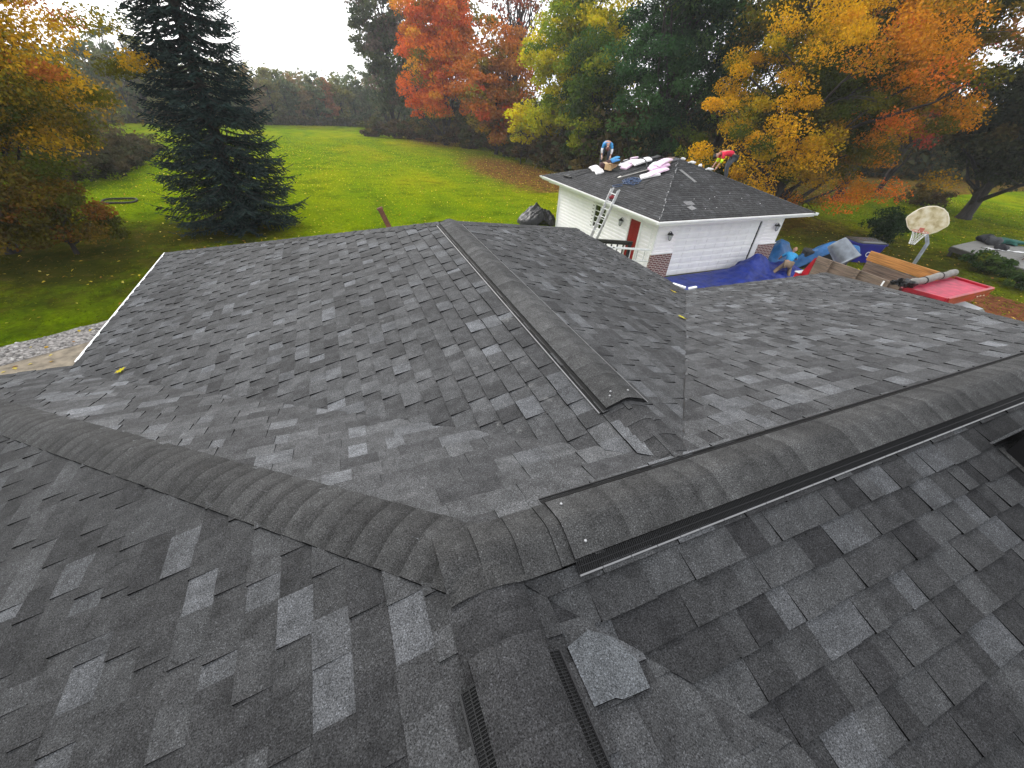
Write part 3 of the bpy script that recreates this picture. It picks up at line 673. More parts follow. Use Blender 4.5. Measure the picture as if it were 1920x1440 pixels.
# clapboard walls
def siding(name, p, q, z0, z1, holes=(), hh=.155, mt='siding'):
    """holes: (a0,a1,z0,z1) along p->q"""
    b = MB(); p = Vector((*p, 0)); q = Vector((*q, 0)); d = (q-p).normalized(); L = (q-p).length; out = Vector((d.y, -d.x, 0)); n = int(round((z1-z0)/hh)); hh = (z1-z0)/n
    for i in range(n):
        zz0 = z0+i*hh; zz1 = zz0+hh; cuts = [(0, L)]
        for a0, a1, h0, h1 in holes:
            if zz0+hh/2 > h0 and zz0+hh/2 < h1:
                nc = []
                for c0, c1 in cuts:
                    if a0 > c0: nc.append((c0, min(a0, c1)))
                    if a1 < c1: nc.append((max(a1, c0), c1))
                cuts = [c for c in nc if c[1]-c[0] > .005]
        for c0, c1 in cuts:
            A = p+d*c0+Vector((0, 0, zz0)); B = p+d*c1+Vector((0, 0, zz0)); up = Vector((0, 0, hh))
            u7 = up*.66; b.poly([A+out*.040, B+out*.040, B+u7+out*.038, A+u7+out*.038]); b.poly([A+u7+out*.038, B+u7+out*.038, B+up, A+up]); b.poly([A, B, B+out*.040, A+out*.040])
    return b.build(name, M[mt], gar)
# left wall runs from the back to the near corner so that it faces -x
ly = lambda y: GD-y
siding('wall', (0, GD), (0, 0), 0, GH-.15, [(ly(1.72), ly(1.0), -1, 2.09), (ly(4.42), ly(3.48), 1.02, 2.06)])
siding('wall', (0, 0), (1.10, 0), 1.1, GH-.15); siding('wall', (6.02, 0), (GW, 0), 1.1, GH-.15)
siding('wall', (1.10, 0), (6.02, 0), 2.13, GH-.15)
siding('wall', (GW, 0), (GW, GD), 0, GH-.15); siding('wall', (GW, GD), (0, GD), 0, GH-.15)
b = MB()
for x0, x1 in ((-.05, 1.09), (6.35, GW+.05)):
    b = MB(); b.box((x0, -.055, 0), (x1, .02, 1.06)); b.build('brick_base', M['brick'], gar)
for x0, x1 in ((-.08, 1.10), (6.34, GW+.08)):
    b = MB(); b.box((x0, -.09, 1.06), (x1, .0, 1.11), bev=.01); b.build('brick_ledge', M['trim'], gar)
# corner posts, door casing
for bb in ([((-.035, -.035, 1.11), (.07, -.002, GH-.15)), ((-.035, -.002, 0), (-.002, .09, GH-.15))], [((-.03, GD-.08, 0), (-.002, GD+.02, GH-.15))], [((GW-.06, -.034, 1.11), (GW+.02, -.002, GH-.15))]):
    b = MB()
    for lo, hi_ in bb: b.box(lo, hi_)
    b.build('corner_trim', M['trim'], gar)
b = MB(); b.box((1.0, -.035, 1.11), (1.11, .05, 2.2)); b.box((1.095, -.03, 0), (1.11, .05, 1.11)); b.box((6.0, -.03, 0), (6.34, .05, 2.2)); b.box((1.11, -.035, 2.11), (6.0, .05, 2.2))
gd_case = b.build('garage_door_casing', M['trim'], gar)
# sectional door: four sections with raised short panels
gdoor = MB(); gdoor.box((1.112, .055, .012), (5.96, .085, 2.108)); gdr = gdoor.build('garage_door', M['white_metal'], gar)
for s_ in range(4):
    b = MB(); z0 = .02+s_*.522; b.box((1.115, .03, z0), (5.955, .055, z0+.505), bev=.01)
    for r_ in range(2):
        for c_ in range(8):
            x0 = 1.145+c_*.6; zz = z0+.05+r_*.24; b.box((x0, .014, zz), (x0+.588, .034, zz+.165), bev=.008)
    b.build('door_section', M['white_metal'], gdr)
b = MB(); b.box((5.965, .0, .01), (5.995, .09, 2.11)); b.box((1.112, .02, 0), (5.96, .09, .012)); b.build('weather_seal', M['rubber'], gdr)
# red side door
b = MB(); b.box((-.0, 1.03, .03), (.03, 1.68, 2.06), bev=.004)
for (y0, y1) in ((1.10, 1.32), (1.39, 1.61)):
    for (z0, z1) in ((.2, .85), (1.0, 1.6), (1.7, 1.95)): b.box((-.008, y0, z0), (.004, y1, z1), bev=.01)
rd = b.build('door', M['red_paint'], gar, label='red panelled side door with white frame')
b = MB(); b.lathe([(0, 0), (.012, 0), (.012, .03), (.028, .035), (.03, .05), (.02, .065), (0, .068)], 14, Matrix.Translation((-.006, 1.09, 1.0)) @ Matrix.Rotation(-math.pi/2, 4, 'Y')); b.build('handle', M['nail'], rd)
b = MB(); b.box((-.035, 1.69, 0), (.02, 1.80, 2.16)); b.box((-.035, .93, 0), (.02, 1.02, 2.16)); b.box((-.035, 1.02, 2.07), (.02, 1.69, 2.16)); b.build('door_frame', M['trim'], gar)
# storm door folded back beside it
b = MB(); b.box((-.05, .20, .1), (-.03, .26, 2.08)); b.box((-.05, .26, 2.0), (-.03, .86, 2.08)); b.box((-.05, .26, .1), (-.03, .86, .18)); b.box((-.05, .86, .1), (-.03, .91, 2.08)); b.build('storm_door', M['trim'], gar)
b = MB(); b.box((-.075, 1.0-.10, 2.14), (-.02, 1.0-.03, 2.30), bev=.01); b.box((-.08, .905, 0.1), (-.03, .955, 2.2), bev=.008); b.build('downspout', M['white_metal'], gar)
b = MB(); b.tube([(-.72, 7.95, 2.46), (-.70, 7.92, 2.38), (-.09, 7.80, 2.22), (-.06, 7.80, .1)], .032, 8); b.build('downspout', M['white_metal'], gar)
# window
b = MB(); b.box((.01, 3.5, 1.04), (.03, 4.4, 2.04)); win = b.build('window', M['glass_dark'], gar)
b = MB(); b.box((-.03, 3.43, .98), (.02, 3.51, 2.1)); b.box((-.03, 4.38, .98), (.02, 4.46, 2.1)); b.box((-.03, 3.51, 2.02), (.02, 4.38, 2.1)); b.box((-.05, 3.41, .95), (.02, 4.48, 1.03))
b.build('frame', M['trim'], win)
b = MB(); b.box((-.01, 3.93, 1.03), (.012, 3.97, 2.02))
for z in (1.27, 1.53, 1.78): b.box((-.008, 3.51, z-.018), (.012, 4.38, z+.018))
b.build('muntins', M['trim'], win)
b = MB(); b.box((-.032, 4.47, 1.0), (-.003, 4.60, 2.1), bev=.005); b.build('shutter', M['roller'], win)
# carriage lanterns
def lantern(p, out):
    o = Vector(out); z = Vector((0, 0, 1)); p = Vector(p); b = MB()
    MM_ = Matrix.Translation(p+o*.012) @ o.to_track_quat('Z', 'Y').to_matrix().to_4x4(); b.lathe([(.0, .012), (.05, .012), (.055, 0)], 14, MM_)
    b.tube([p+o*.01+z*.02, p+o*.06+z*.10, p+o*.13+z*.12, p+o*.15+z*.07], .010, 6)
    c_ = p+o*.15; T_ = Matrix.Translation(c_)
    b.lathe([(0, .115), (.02, .10), (.045, .065), (.10, .02), (.105, .0), (.09, -.005), (.02, 0)], 16, T_)
    b.lathe([(.0, -.245), (.015, -.235), (.035, -.215), (.055, -.21), (.055, -.20), (0, -.2)], 12, T_)
    for k in range(6):
        t = k*math.pi/3; u = Vector((math.cos(t), math.sin(t), 0)); b.bar(c_+u*.085, c_+u*.05-z*.21, .008, .008)
    l = b.build('lantern', M['black_paint'], gar)
    g = MB(); g.lathe([(.078, -.006), (.046, -.2)], 12, T_); g.build('glass', M['lamp_glass'], l)
M['lamp_glass'] = mat('lamp_glass', (.55, .57, .6), .15, spec=.7)
lantern((0, 2.17, 1.86), (-1, 0, 0)); lantern((.60, -.016, 1.86), (0, -1, 0)); lantern((6.96, -.016, 1.9), (0, -1, 0))
# perforated strip left of the big door, alarm dots
b = MB()
for i in range(0): b.lathe([(0, .004), (.012, .004), (.014, 0)], 8, Matrix.Translation((.93+.012*(i % 2), -.037, 1.2+i*.17)) @ Matrix.Rotation(math.pi/2, 4, 'X'))


# ------------------------------------------------------------------ things lying on the garage roof
def zL(x): return GH+SL*(x+OH)            # left slope height
def zF(y): return GH+SL*(y+OH)
def onL(x, y, h=0): return gw_(x, y, zL(x)+h)
def onF(x, y, h=0): return gw_(x, y, zF(y)+h)
SLA = math.atan(SL)
def bundle(loc, rz, dims, col, label, bend=.03, onleft=True, lift=.0, seed=0, name='shingle_bundle', group='wrapped shingle bundles on the garage roof', tilt=0):
    L, W_, T_ = dims; W_ *= 1.15; L *= .88; bend *= .6; rg = random.Random(seed); nx, ny = 10, 5; b = MB(); V = []
    for k, zt in enumerate((0, 1)):
        for i in range(nx+1):
            for j in range(ny+1):
                u = -1+2*i/nx; v = -1+2*j/ny; rr = (1-.10*abs(u)**6)*(1-.14*abs(v)**6)
                z = bend*(1-u*u)*1.0 + zt*T_*rr + (.5-zt)*T_*.3*(abs(u)**6+abs(v)**6)*.5 + rg.uniform(-.004, .004)
                V.append((u*L/2, v*W_/2, z))
    id_ = lambda k, i, j: k*(nx+1)*(ny+1)+i*(ny+1)+j; Fs = []
    for i in range(nx):
        for j in range(ny): Fs += [(id_(1, i, j), id_(1, i+1, j), id_(1, i+1, j+1), id_(1, i, j+1)), (id_(0, i, j), id_(0, i, j+1), id_(0, i+1, j+1), id_(0, i+1, j))]
    for i in range(nx): Fs += [(id_(0, i, 0), id_(0, i+1, 0), id_(1, i+1, 0), id_(1, i, 0)), (id_(0, i+1, ny), id_(0, i, ny), id_(1, i, ny), id_(1, i+1, ny))]
    for j in range(ny): Fs += [(id_(0, 0, j+1), id_(0, 0, j), id_(1, 0, j), id_(1, 0, j+1)), (id_(0, nx, j), id_(0, nx, j+1), id_(1, nx, j+1), id_(1, nx, j))]
    b.mesh(V, Fs, col); o = b.build(name, M['foam'], smooth=False)
    nrm = Vector((-SL, 0, 1)).normalized() if onleft else Vector((0, -SL, 1)).normalized()
    q = Matrix.Rotation(GY, 3, 'Z') @ (Matrix.Rotation(-SLA, 3, 'Y') if onleft else Matrix.Rotation(SLA, 3, 'X')) @ Matrix.Rotation(rz, 3, 'Z') @ Matrix.Rotation(tilt, 3, 'X')
    o.rotation_euler = q.to_euler(); p = onL(*loc) if onleft else onF(*loc); o.location = p+Vector((0, 0, .014+lift)); tag(o, label, 'bundle', group); return o
WH = (.82, .8, .8); PK = (.80, .60, .74); PK2 = (.72, .5, .66)
bundle((1.05, 6.5), 1.3, (.85, .36, .09), WH, 'white wrapped bundle at the far left of the garage roof, beside the bending worker', seed=1, bend=.02)
bundle((.92, 5.92), 1.15, (.75, .34, .09), WH, 'white wrapped bundle lying low on the roof before the cardboard box', seed=2, bend=.02)
bundle((2.15, 5.55), .5, (.95, .38, .10), WH, 'white end bundle at the back of the middle pile on the garage roof', seed=3)
bundle((2.05, 5.12), .2, (.95, .36, .10), PK, 'pale pink bundle at the front of the middle pile, under the black straps', seed=4)
bundle((2.45, 4.75), -.25, (1.0, .36, .10), WH, 'white bundle jutting right from the middle pile', lift=.09, seed=5, tilt=.08)
bundle((2.35, 5.2), .9, (.8, .34, .09), PK, 'pink bundle topmost on the middle pile', lift=.12, seed=6)
bundle((1.72, 3.12), -.5, (.95, .36, .10), WH, 'white bundle lowest on the slope in the right pile', seed=7, bend=.02)
bundle((2.05, 3.05), -.1, (1.0, .36, .10), PK, 'pink bundle second from the bottom of the right pile', lift=.05, seed=8)
bundle((2.3, 3.35), -.3, (1.0, .38, .10), PK2, 'darker pink bundle in the middle of the right pile', lift=.12, seed=9)
bundle((2.5, 3.35), .15, (.95, .34, .09), PK, 'curved pink bundle on top of the right pile near the roof peak', lift=.22, bend=.09, seed=10)
bundle((2.55, 3.9), .5, (.7, .3, .08), WH, 'white bundle edge behind the right pile of the garage roof', lift=.04, seed=11)
# black straps / tools over the piles
def curve_tube(name, pts, r, m, label, cat, n=6, group=None):
    P_ = [Vector(p) for p in pts]; out = []
    for i in range(len(P_)-1):
        p0 = P_[max(i-1, 0)]; p1 = P_[i]; p2 = P_[i+1]; p3 = P_[min(i+2, len(P_)-1)]
        for k in range(6):
            t = k/6; out.append(.5*((2*p1)+(-p0+p2)*t+(2*p0-5*p1+4*p2-p3)*t*t+(-p0+3*p1-3*p2+p3)*t**3))
    out.append(P_[-1]); b = MB(); b.tube(out, r, n); o = b.build(name, m, smooth=True); tag(o, label, cat, group); return o
curve_tube('air_hose', [onL(1.9, 5.6, .16), onL(2.15, 5.4, .22), onL(2.4, 5.05, .26), onL(2.5, 4.6, .2), onL(2.3, 4.1, .03)], .032, M['dark_cloth'], 'black strap lying across the middle pile of bundles', 'hose')
curve_tube('air_hose', [onL(1.9, 3.4, .1), onL(2.2, 3.2, .26), onL(2.45, 3.3, .36)], .036, M['dark_cloth'], 'black tool strap lying across the right pile of bundles', 'hose')
curve_tube('air_hose', [onL(1.55, 2.75, .02), onL(1.1, 2.62, .02), onL(.75, 2.3, .02), onL(.62, 2.6, .02), onL(.9, 2.95, .02)], .012, M['rubber'], 'thin black hose looped on the slope below the right pile', 'hose')
curve_tube('air_hose', [onL(.9, 4.55, .015), onL(1.4, 4.55, .015), onL(1.9, 4.35, .015), onL(2.6, 4.4, .015), onL(3.0, 4.15, .015)], .012, M['rubber'], 'long thin dark hose running up the slope between the two piles', 'hose')
rg = random.Random(4); pts = []
for i in range(46):
    t = i*.62; rad = .34+.2*math.sin(i*1.7); pts.append(onL(.95+rad*math.cos(t)*.7, 3.35+rad*math.sin(t)*.9, .02+.006*(i % 9)))
pts += [onL(.45, 3.6, .02), onL(.25, 3.75, .02), onL(.22, 3.5, .02), onL(.5, 3.35, .02)]
M['hose_blue'] = mat('blue_hose', (.018, .05, .13), .45)
curve_tube('air_hose', pts, .016, M['hose_blue'], 'tangled coil of blue air hose on the garage roof', 'hose')
# cardboard box, blue packets, dark sack
bx = empty('cardboard_box', onL(1.35, 5.6, .015), GY, 'open tan cardboard box standing on the garage roof before the bending worker', 'box')
b = MB(); q = Matrix.Rotation(.3, 4, 'Z'); K = (.5, .33, .17)
for lo, hi_ in (((-.26, -.18, 0), (.26, -.17, .24)), ((-.26, .17, 0), (.26, .18, .24)), ((-.26, -.17, 0), (-.25, .17, .24)), ((.25, -.17, 0), (.26, .17, .24)), ((-.25, -.17, .0), (.25, .17, .01))): b.box(lo, hi_, q, K)
b.build('box_body', M['attr'], bx)
b = MB(); K = (.62, .45, .27); Z = Vector((0, 0, .24))
for sgn in (-1, 1):
    b.poly([q @ Vector((-.26, sgn*.18, .24)), q @ Vector((.26, sgn*.18, .24)), q @ Vector((.26, sgn*.34, .30)), q @ Vector((-.26, sgn*.34, .30))], K)
b.build('flap', M['attr'], bx)
bundle((1.85, 6.1), .2, (.62, .2, .08), (.05, .33, .62), 'bright blue packet under the bending worker\'s hands', lift=.22, seed=21, name='blue_packet', group='blue packets by the worker')
bundle((1.75, 5.85), -.2, (.45, .2, .07), (.03, .2, .5), 'darker blue packet lying right of the bright one', lift=.20, seed=22, name='blue_packet', group='blue packets by the worker')
b = MB(); b.blob((0, 0, .12), (.42, .28, .2), 5, .14, 10, (.05, .016, .02)); o = b.build('tool_bag', M['attr_rough'], smooth=True); o.location = onL(1.45, 6.05, 0); tag(o, 'dark maroon tool bag beside the feet of the bending worker', 'bag')
b = MB(); b.box((-.48, -.17, 0), (.48, .17, .05), col=(.03, .035, .032), bev=.01); o = b.build('shingle_stack', M['attr_rough']); o.location = onL(1.75, 5.45, .03); o.rotation_euler = (0, -SLA, .5); tag(o, 'dark loose shingles between the cardboard box and the middle pile', 'shingles')
b = MB()
for i in range(5): b.box((-.5, -.17, i*.012), (.5, .17, i*.012+.01), Matrix.Rotation(.12*math.sin(i*2.1), 4, 'Z'), col=(.025, .026, .028))
o = b.build('shingle_stack', M['attr_rough']); o.location = onL(2.95, 4.85, .03); o.rotation_euler = (0, -SLA, -.3); tag(o, 'black stack of shingles behind the middle pile near the ridge', 'shingles')
b = MB()
for i in range(4): b.box((-.45, -.17, i*.014), (.45, .17, i*.014+.011), Matrix.Rotation(.5*math.sin(i*2.4), 4, 'Z'), col=[(.03, .03, .032), (.18, .10, .07), (.04, .04, .045), (.10, .07, .05)][i])
o = b.build('shingle_stack', M['attr_rough']); o.location = onL(3.15, 3.75, .03); o.rotation_euler = (0, -SLA, .2); tag(o, 'fanned brown and black shingle scraps just below the roof peak', 'shingles')
# plank and broom
b = MB(); b.box((-.7, -.07, 0), (.7, .07, .022), col=(.22, .215, .2)); o = b.build('plank', M['attr_rough']); o.location = onL(1.55, 4.05, .02); o.rotation_euler = (0, -SLA, -.45); tag(o, 'grey plank lying on the slope above the blue hose', 'plank')
b = MB(); b.box((-.09, -.035, 0), (.09, .035, .018), col=(.7, .68, .62)); o = b.build('trim_scrap', M['attr']); o.location = onL(1.0, 4.35, .02); o.rotation_euler = (0, -SLA, .2); tag(o, 'small pale offcut at the lower end of the grey plank', 'offcut')
br = empty('push_broom', onL(-.28, 6.85, .02), GY, 'black push broom lying at the far left corner of the garage roof', 'broom')
b = MB(); b.box((-.05, -.28, .0), (.05, .28, .09), Matrix.Rotation(.25, 4, 'Z'), bev=.015); b.build('broom_head', M['black_plastic'], br)
b = MB(); b.tube([(0, 0, .07), (1.2, -.28, .07+1.2*SL+.0)], .016, 8); b.build('broom_handle', M['black_plastic'], br)
b = MB(); b.tube([onL(.0, 6.6, .02), onL(.85, 6.25, .02)], .012, 6); o = b.build('pry_bar', M['black_paint']); tag(o, 'thin black bar lying on the roof below the push broom', 'bar')
# loose grey strips on the front slope
def flat(name, x, y, rz, L, W_, col, label, cat, grp=None):
    b = MB(); b.box((-L/2, -W_/2, 0), (L/2, W_/2, .01), col=col); o = b.build(name, M['attr_rough']); q = Matrix.Rotation(GY, 3, 'Z') @ Matrix.Rotation(SLA, 3, 'X') @ Matrix.Rotation(rz, 3, 'Z'); o.rotation_euler = q.to_euler(); o.location = onF(x, y, .014); tag(o, label, cat, grp)
flat('loose_shingle', 3.02, 2.2, 1.66, 1.05, .17, (.17, .17, .168), 'long pale grey strip lying on the front slope below the peak', 'shingle', 'loose shingles on the front slope')
flat('loose_shingle', 1.47, .22, .05, .46, .26, (.15, .15, .152), 'upper of two pale grey shingles low on the front slope', 'shingle', 'loose shingles on the front slope')
flat('loose_shingle', 1.36, -.09, .3, .34, .24, (.19, .19, .192), 'lower of two pale grey shingles low on the front slope', 'shingle', 'loose shingles on the front slope')
rg = random.Random(14)
b = MB()
for i in range(8):
    p = onF(rg.uniform(1.5, 5.8), rg.uniform(-.5, .9), .015)-GC; b.box((p.x-.015, p.y-.01, p.z), (p.x+.015, p.y+.01, p.z+.012), col=(.7, .7, .7))
o = b.build('debris', M['attr'], kind='stuff'); o.location = GC; tag(o, 'scattered white paper bits on the front slope of the garage roof', 'debris')
for i, (t, s_) in enumerate(((.97, 1), (.90, 1.6), (.84, .8), (.77, 1.5))):
    p = E2.lerp(A1, t); b = MB(); b.blob((0, 0, .05), (.14*s_, .07, .06), i+3, .3, 6, (.8, .8, .8)); o = b.build('paper_scrap', M['attr'], smooth=True); o.location = gw_(p.x, p.y, p.z); 
    tag(o, ['small white paper scrap at the very peak of the garage roof', 'long white paper scrap second from the peak', 'tiny white scrap third from the peak on the right hip', 'crumpled white sheet on the right hip, fourth from the peak'][i], 'paper', 'paper scraps on the right hip')

# ------------------------------------------------------------------ ladders, railing
def ladder(name, P0, P1, P0b, n_r, label, fly=True, wr=.028, dr=.075):
    """rails P0->P1 and P0b->(P1 shifted)"""
    P0, P1, P0b = map(Vector, (P0, P1, P0b)); off = P0b-P0; d = P1-P0; nrm = d.cross(off).normalized()
    e = empty(name, P0+off*.5, 0, label, 'ladder', 'aluminium ladders'); O = P0+off*.5
    for o_ in (Vector((0, 0, 0)), off):
        b = MB(); b.bar(P0+o_-O, P1+o_-O, wr, dr, up=nrm); b.build('rail', M['alu'], e)
        if fly:
            b = MB(); b.bar(P0+d*.28+o_*.93+off*.035+nrm*.07-O, P1+d*.02+o_*.93+off*.035+nrm*.07-O, wr*.9, dr*.85, up=nrm); b.build('fly_rail', M['alu'], e)
    for i in range(n_r):
        t = (i+.5)/n_r; b = MB(); b.tube([P0+d*t-O, P0+d*t+off-O], .018, 8); b.build('rung', M['alu'], e)
    for o_ in (Vector((0, 0, 0)), off):
        for t in (.30, .34, .55):
            b = MB(); b.bar(P0+d*t+o_+nrm*.06-O-d.normalized()*.03, P0+d*t+o_+nrm*.06-O+d.normalized()*.03, .05, .03, up=nrm); b.build('rail_bracket', M['black_plastic'], e)
    return e
lt = gw_(-.74, 2.47, 3.08); lb = gw_(-1.56, 2.74, .012); lt2 = gw_(-.74, 2.02, 3.08); 
ladder('extension_ladder', lb, lt, lb+(lt2-lt), 10, 'aluminium extension ladder leaning against the gutter of the garage')
b = MB(); b.blob((0, 0, 0), (.13, .05, .08), 4, .2, 7, (.25, .02, .03)); o = b.build('red_rag', M['attr_rough'], smooth=True); o.location = gw_(-.79, 2.26, 2.80); tag(o, 'small red rag hanging on the leaning ladder by the gutter', 'rag')
ladder('extension_ladder', (8.1, 13.36, 1.07), (10.97, 12.19, 1.07), (8.1, 13.36, 1.53), 11, 'aluminium extension ladder lying on edge beside the black railing')
rl = empty('deck_railing', (9.5, 14.0, 0), 0, 'black wooden railing with balusters in front of the red door', 'railing')
RO = Vector((9.5, 14.0, 0)); A = Vector((8.0, 14.68, 1.46)); B = Vector((11.06, 13.34, 1.46))
b = MB(); b.bar(A-RO, B-RO, .13, .05, bev=.008); b.build('top_rail', M['black_paint'], rl)
b = MB(); b.bar(A-RO-Vector((0, 0, .09)), B-RO-Vector((0, 0, .09)), .04, .09); b.build('sub_rail', M['black_paint'], rl)
for i in range(14):
    t = (i+.5)/14; p = A.lerp(B, t)-RO; b = MB(); b.box((p.x-.022, p.y-.022, .55), (p.x+.022, p.y+.022, 1.42)); b.build('baluster', M['black_paint'], rl)
for t in (.0, .97):
    p = A.lerp(B, t)-RO; b = MB(); b.box((p.x-.05, p.y-.05, 0), (p.x+.05, p.y+.05, 1.46)); b.build('post', M['black_paint'], rl)
b = MB(); b.bar(Vector((8.2, 12.9, 1.0))-RO, Vector((10.7, 11.75, .80))-RO, .12, .07, bev=.01); b.build('stair_rail', M['black_paint'], rl)
for t in (.1, .5, .95):
    p = Vector((8.2, 12.9, 1.0)).lerp(Vector((10.7, 11.75, .80)), t)-RO; b = MB(); b.box((p.x-.04, p.y-.04, 0), (p.x+.04, p.y+.04, p.z)); b.build('stair_post', M['black_paint'], rl)
b = MB(); b.box((7.0, 12.4, .0), (9.0, 14.9, .55)); o = b.build('side_deck', M['deck_wood']); tag(o, 'low grey side deck behind the house wing, under the railing', 'deck')
# ------------------------------------------------------------------ dump truck (faces -y)
tx0, tx1, ty0, ty1, tz = 14.35, 16.98, 5.66, 8.0, 2.42        # bed, board tops
tr = empty('dump_truck', (15.66, 6.5, 0), 0, 'red dump truck with raised wooden side boards and a red cab shield', 'truck')
TO = Vector((15.66, 6.5, 0))
def tb(name, boxes, m, bev=0, parent=None, **kw):
    b = MB()
    for lo, hi_ in boxes: b.box(Vector(lo)-TO, Vector(hi_)-TO, bev=bev)
    return b.build(name, m, parent or tr, **kw)
tb('bed_floor', [((tx0, ty0, 1.05), (tx1, ty1, 1.15))], M['black_paint'])
tb('bed_side', [((tx0, ty0, 1.15), (tx0+.05, ty1, 1.62))], M['red_truck']); tb('bed_side', [((tx1-.05, ty0, 1.15), (tx1, ty1, 1.62))], M['red_truck'])
b = MB()                                                           # near board wall: planks, weathered
rgt = random.Random(31)
for i in range(4):
    z0 = 1.55+i*.215; b.box(Vector((tx0-.03, ty0-.02, z0))-TO, Vector((tx0+.012, ty1+.12, z0+.208))-TO, bev=.004)
nb_ = b.build('side_board', M['wood_old'], tr, label='weathered grey-brown board side nearest the house')
for y in (5.95, 6.8, 7.65):
    tb('stake', [((tx0-.085, y-.045, 1.2), (tx0-.032, y+.045, tz-.01))], M['wood_old'])
tb('stake', [((tx0-.10, 6.02, 1.5), (tx0-.085, 6.06, tz-.05))], M['trim'])
b = MB()
for i in range(2):
    z0 = 1.55+i*.27; b.box(Vector((tx1-.012, ty0-.02, z0))-TO, Vector((tx1+.03, ty1, z0+.262))-TO, bev=.004)
b.build('side_board', M['wood_old'], tr, label='dark brown lower boards of the far side')
tb('side_board', [((tx1-.015, ty0-.05, 2.10), (tx1+.03, ty1+.05, tz))], M['wood_new'], .004, label='fresh orange-brown top board of the far side')
tb('headboard', [((tx0, ty0, 1.15), (tx1, ty0+.05, 2.30))], M['red_truck'])
# red tailgate with a tall tapering end plate
b = MB(); V = [Vector(p)-TO for p in ((tx0-.02, ty1+.14, 1.0), (tx0-.02, ty1+.52, 1.0), (tx0-.02, ty1+.42, 1.62), (tx0-.02, ty1+.19, 2.30), (tx0-.02, ty1+.14, 2.34))]
n_ = len(V); W = [v+Vector((.06, 0, 0)) for v in V]; b.mesh(V+W, [tuple(range(n_))[::-1], tuple(range(n_, 2*n_))]+[(i, (i+1) % n_, n_+(i+1) % n_, n_+i) for i in range(n_)])
b.build('tailgate_cheek', M['red_truck'], tr)
tb('tailgate', [((tx0, ty1+.44, .95), (tx1, ty1+.50, 1.70))], M['red_truck'], .01)
tb('tailgate_rib', [((tx0-.12, ty1+.36, 1.0), (tx0-.02, ty1+.52, 1.72))], M['red_truck'], .02)
tb('tailgate_cap', [((tx0-.13, ty1+.35, 1.72), (tx0+.35, ty1+.54, 1.76))], M['alu'], .01)
# cab shield: sloping red sheet with rims
cs0 = Vector((tx0-.15, ty0-.02, 2.36)); 
b = MB(); 
q = [Vector(p) for p in ((14.22, 5.52, 2.36), (17.05, 5.72, 2.36), (16.92, 4.70, 2.40), (14.38, 4.60, 2.40))]
b.poly([p-TO for p in q][::-1]); b.poly([p-TO-Vector((0, 0, .03)) for p in q]); shd = b.build('cab_shield', M['red_faded'], tr)
b = MB()
for i in (1, 2, 3):
    a0, a1 = q[i], q[(i+1) % 4]; b.bar(a0-TO+Vector((0, 0, .01)), a1-TO+Vector((0, 0, .01)), .09, .10, bev=.01)
b.poly([Vector(p)-TO for p in ((14.22, 5.52, 2.43), (14.22, 5.52, 1.9), (14.42, 4.56, 2.28), (14.42, 4.56, 2.43))]); b.poly([Vector(p)-TO for p in ((14.27, 5.52, 2.43), (14.27, 5.52, 1.9), (14.47, 4.56, 2.28), (14.47, 4.56, 2.43))][::-1])
b.build('shield_rim', M['red_truck'], shd)
b = MB(); b.bar(Vector((14.4, 4.62, 2.27))-TO, Vector((16.95, 4.72, 2.27))-TO, .06, .14, bev=.01); b.build('shield_visor', M['red_truck'], tr)
M['amber'] = mat('amber_lens', (.7, .55, .4), .2)
for i in range(3):
    b = MB(); b.box(Vector((16.1+i*.17, 4.62, 2.28))-TO, Vector((16.15+i*.17, 4.65, 2.31))-TO, bev=.008); b.build('clearance_light', M['amber'], tr)
# cab, bonnet, wheels
b = MB()
def loft(b, secs, mi=0):
    n_ = len(secs[0])
    for i in range(len(secs)-1):
        for j in range(n_): b.poly([secs[i][j], secs[i][(j+1) % n_], secs[i+1][(j+1) % n_], secs[i+1][j]], mi=mi)
    b.poly(secs[0][::-1], mi=mi); b.poly(secs[-1], mi=mi)
def ring(x0, x1, y, z0, z1, top=0): return [Vector(p)-TO for p in ((x0, y, z0), (x1, y, z0), (x1, y, (z0+z1)/2), (x1-top, y, z1-.06), (x1-top-.1, y, z1), (x0+top+.1, y, z1), (x0+top, y, z1-.06), (x0, y, (z0+z1)/2))]
loft(b, [ring(14.7, 16.7, 5.45, .55, 1.92, .12), ring(14.68, 16.72, 5.0, .55, 2.0, .12), ring(14.68, 16.72, 4.45, .55, 1.97, .14)])
M['cab_white'] = mat('cab_white_paint', (.35, .36, .38), .35, noise=(4, .15))
cab = b.build('cab', M['cab_white'], tr)
b = MB(); loft(b, [ring(14.7, 16.7, 4.45, .55, 1.30, .08), ring(14.75, 16.65, 3.0, .55, 1.25, .08), ring(14.85, 16.55, 2.35, .55, 1.12, .1)]); b.build('bonnet', M['cab_white'], tr)
b = MB(); b.poly([Vector(p)-TO for p in ((14.83, 4.43, 1.92), (16.57, 4.43, 1.92), (16.62, 3.75, 1.3), (14.78, 3.75, 1.3))]); b.poly([Vector(p)-TO for p in ((14.83, 4.43, 1.92), (14.78, 3.75, 1.3), (14.78, 4.43, 1.3))]); b.poly([Vector(p)-TO for p in ((16.57, 4.43, 1.92), (16.62, 4.43, 1.3), (16.62, 3.75, 1.3))]); b.build('windscreen', M['glass_dark'], tr)
for x in (14.672, 16.728):
    b = MB(); b.box(Vector((x-.006, 4.5, 1.32))-TO, Vector((x+.006, 5.2, 1.72))-TO); b.build('side_window', M['glass_dark'], tr)
tb('front_bumper', [((14.7, 2.2, .45), (16.7, 2.36, .7))], M['alu'], .03)
tb('chassis', [((15.1, 2.6, .5), (16.2, 8.6, .75))], M['black_paint'])
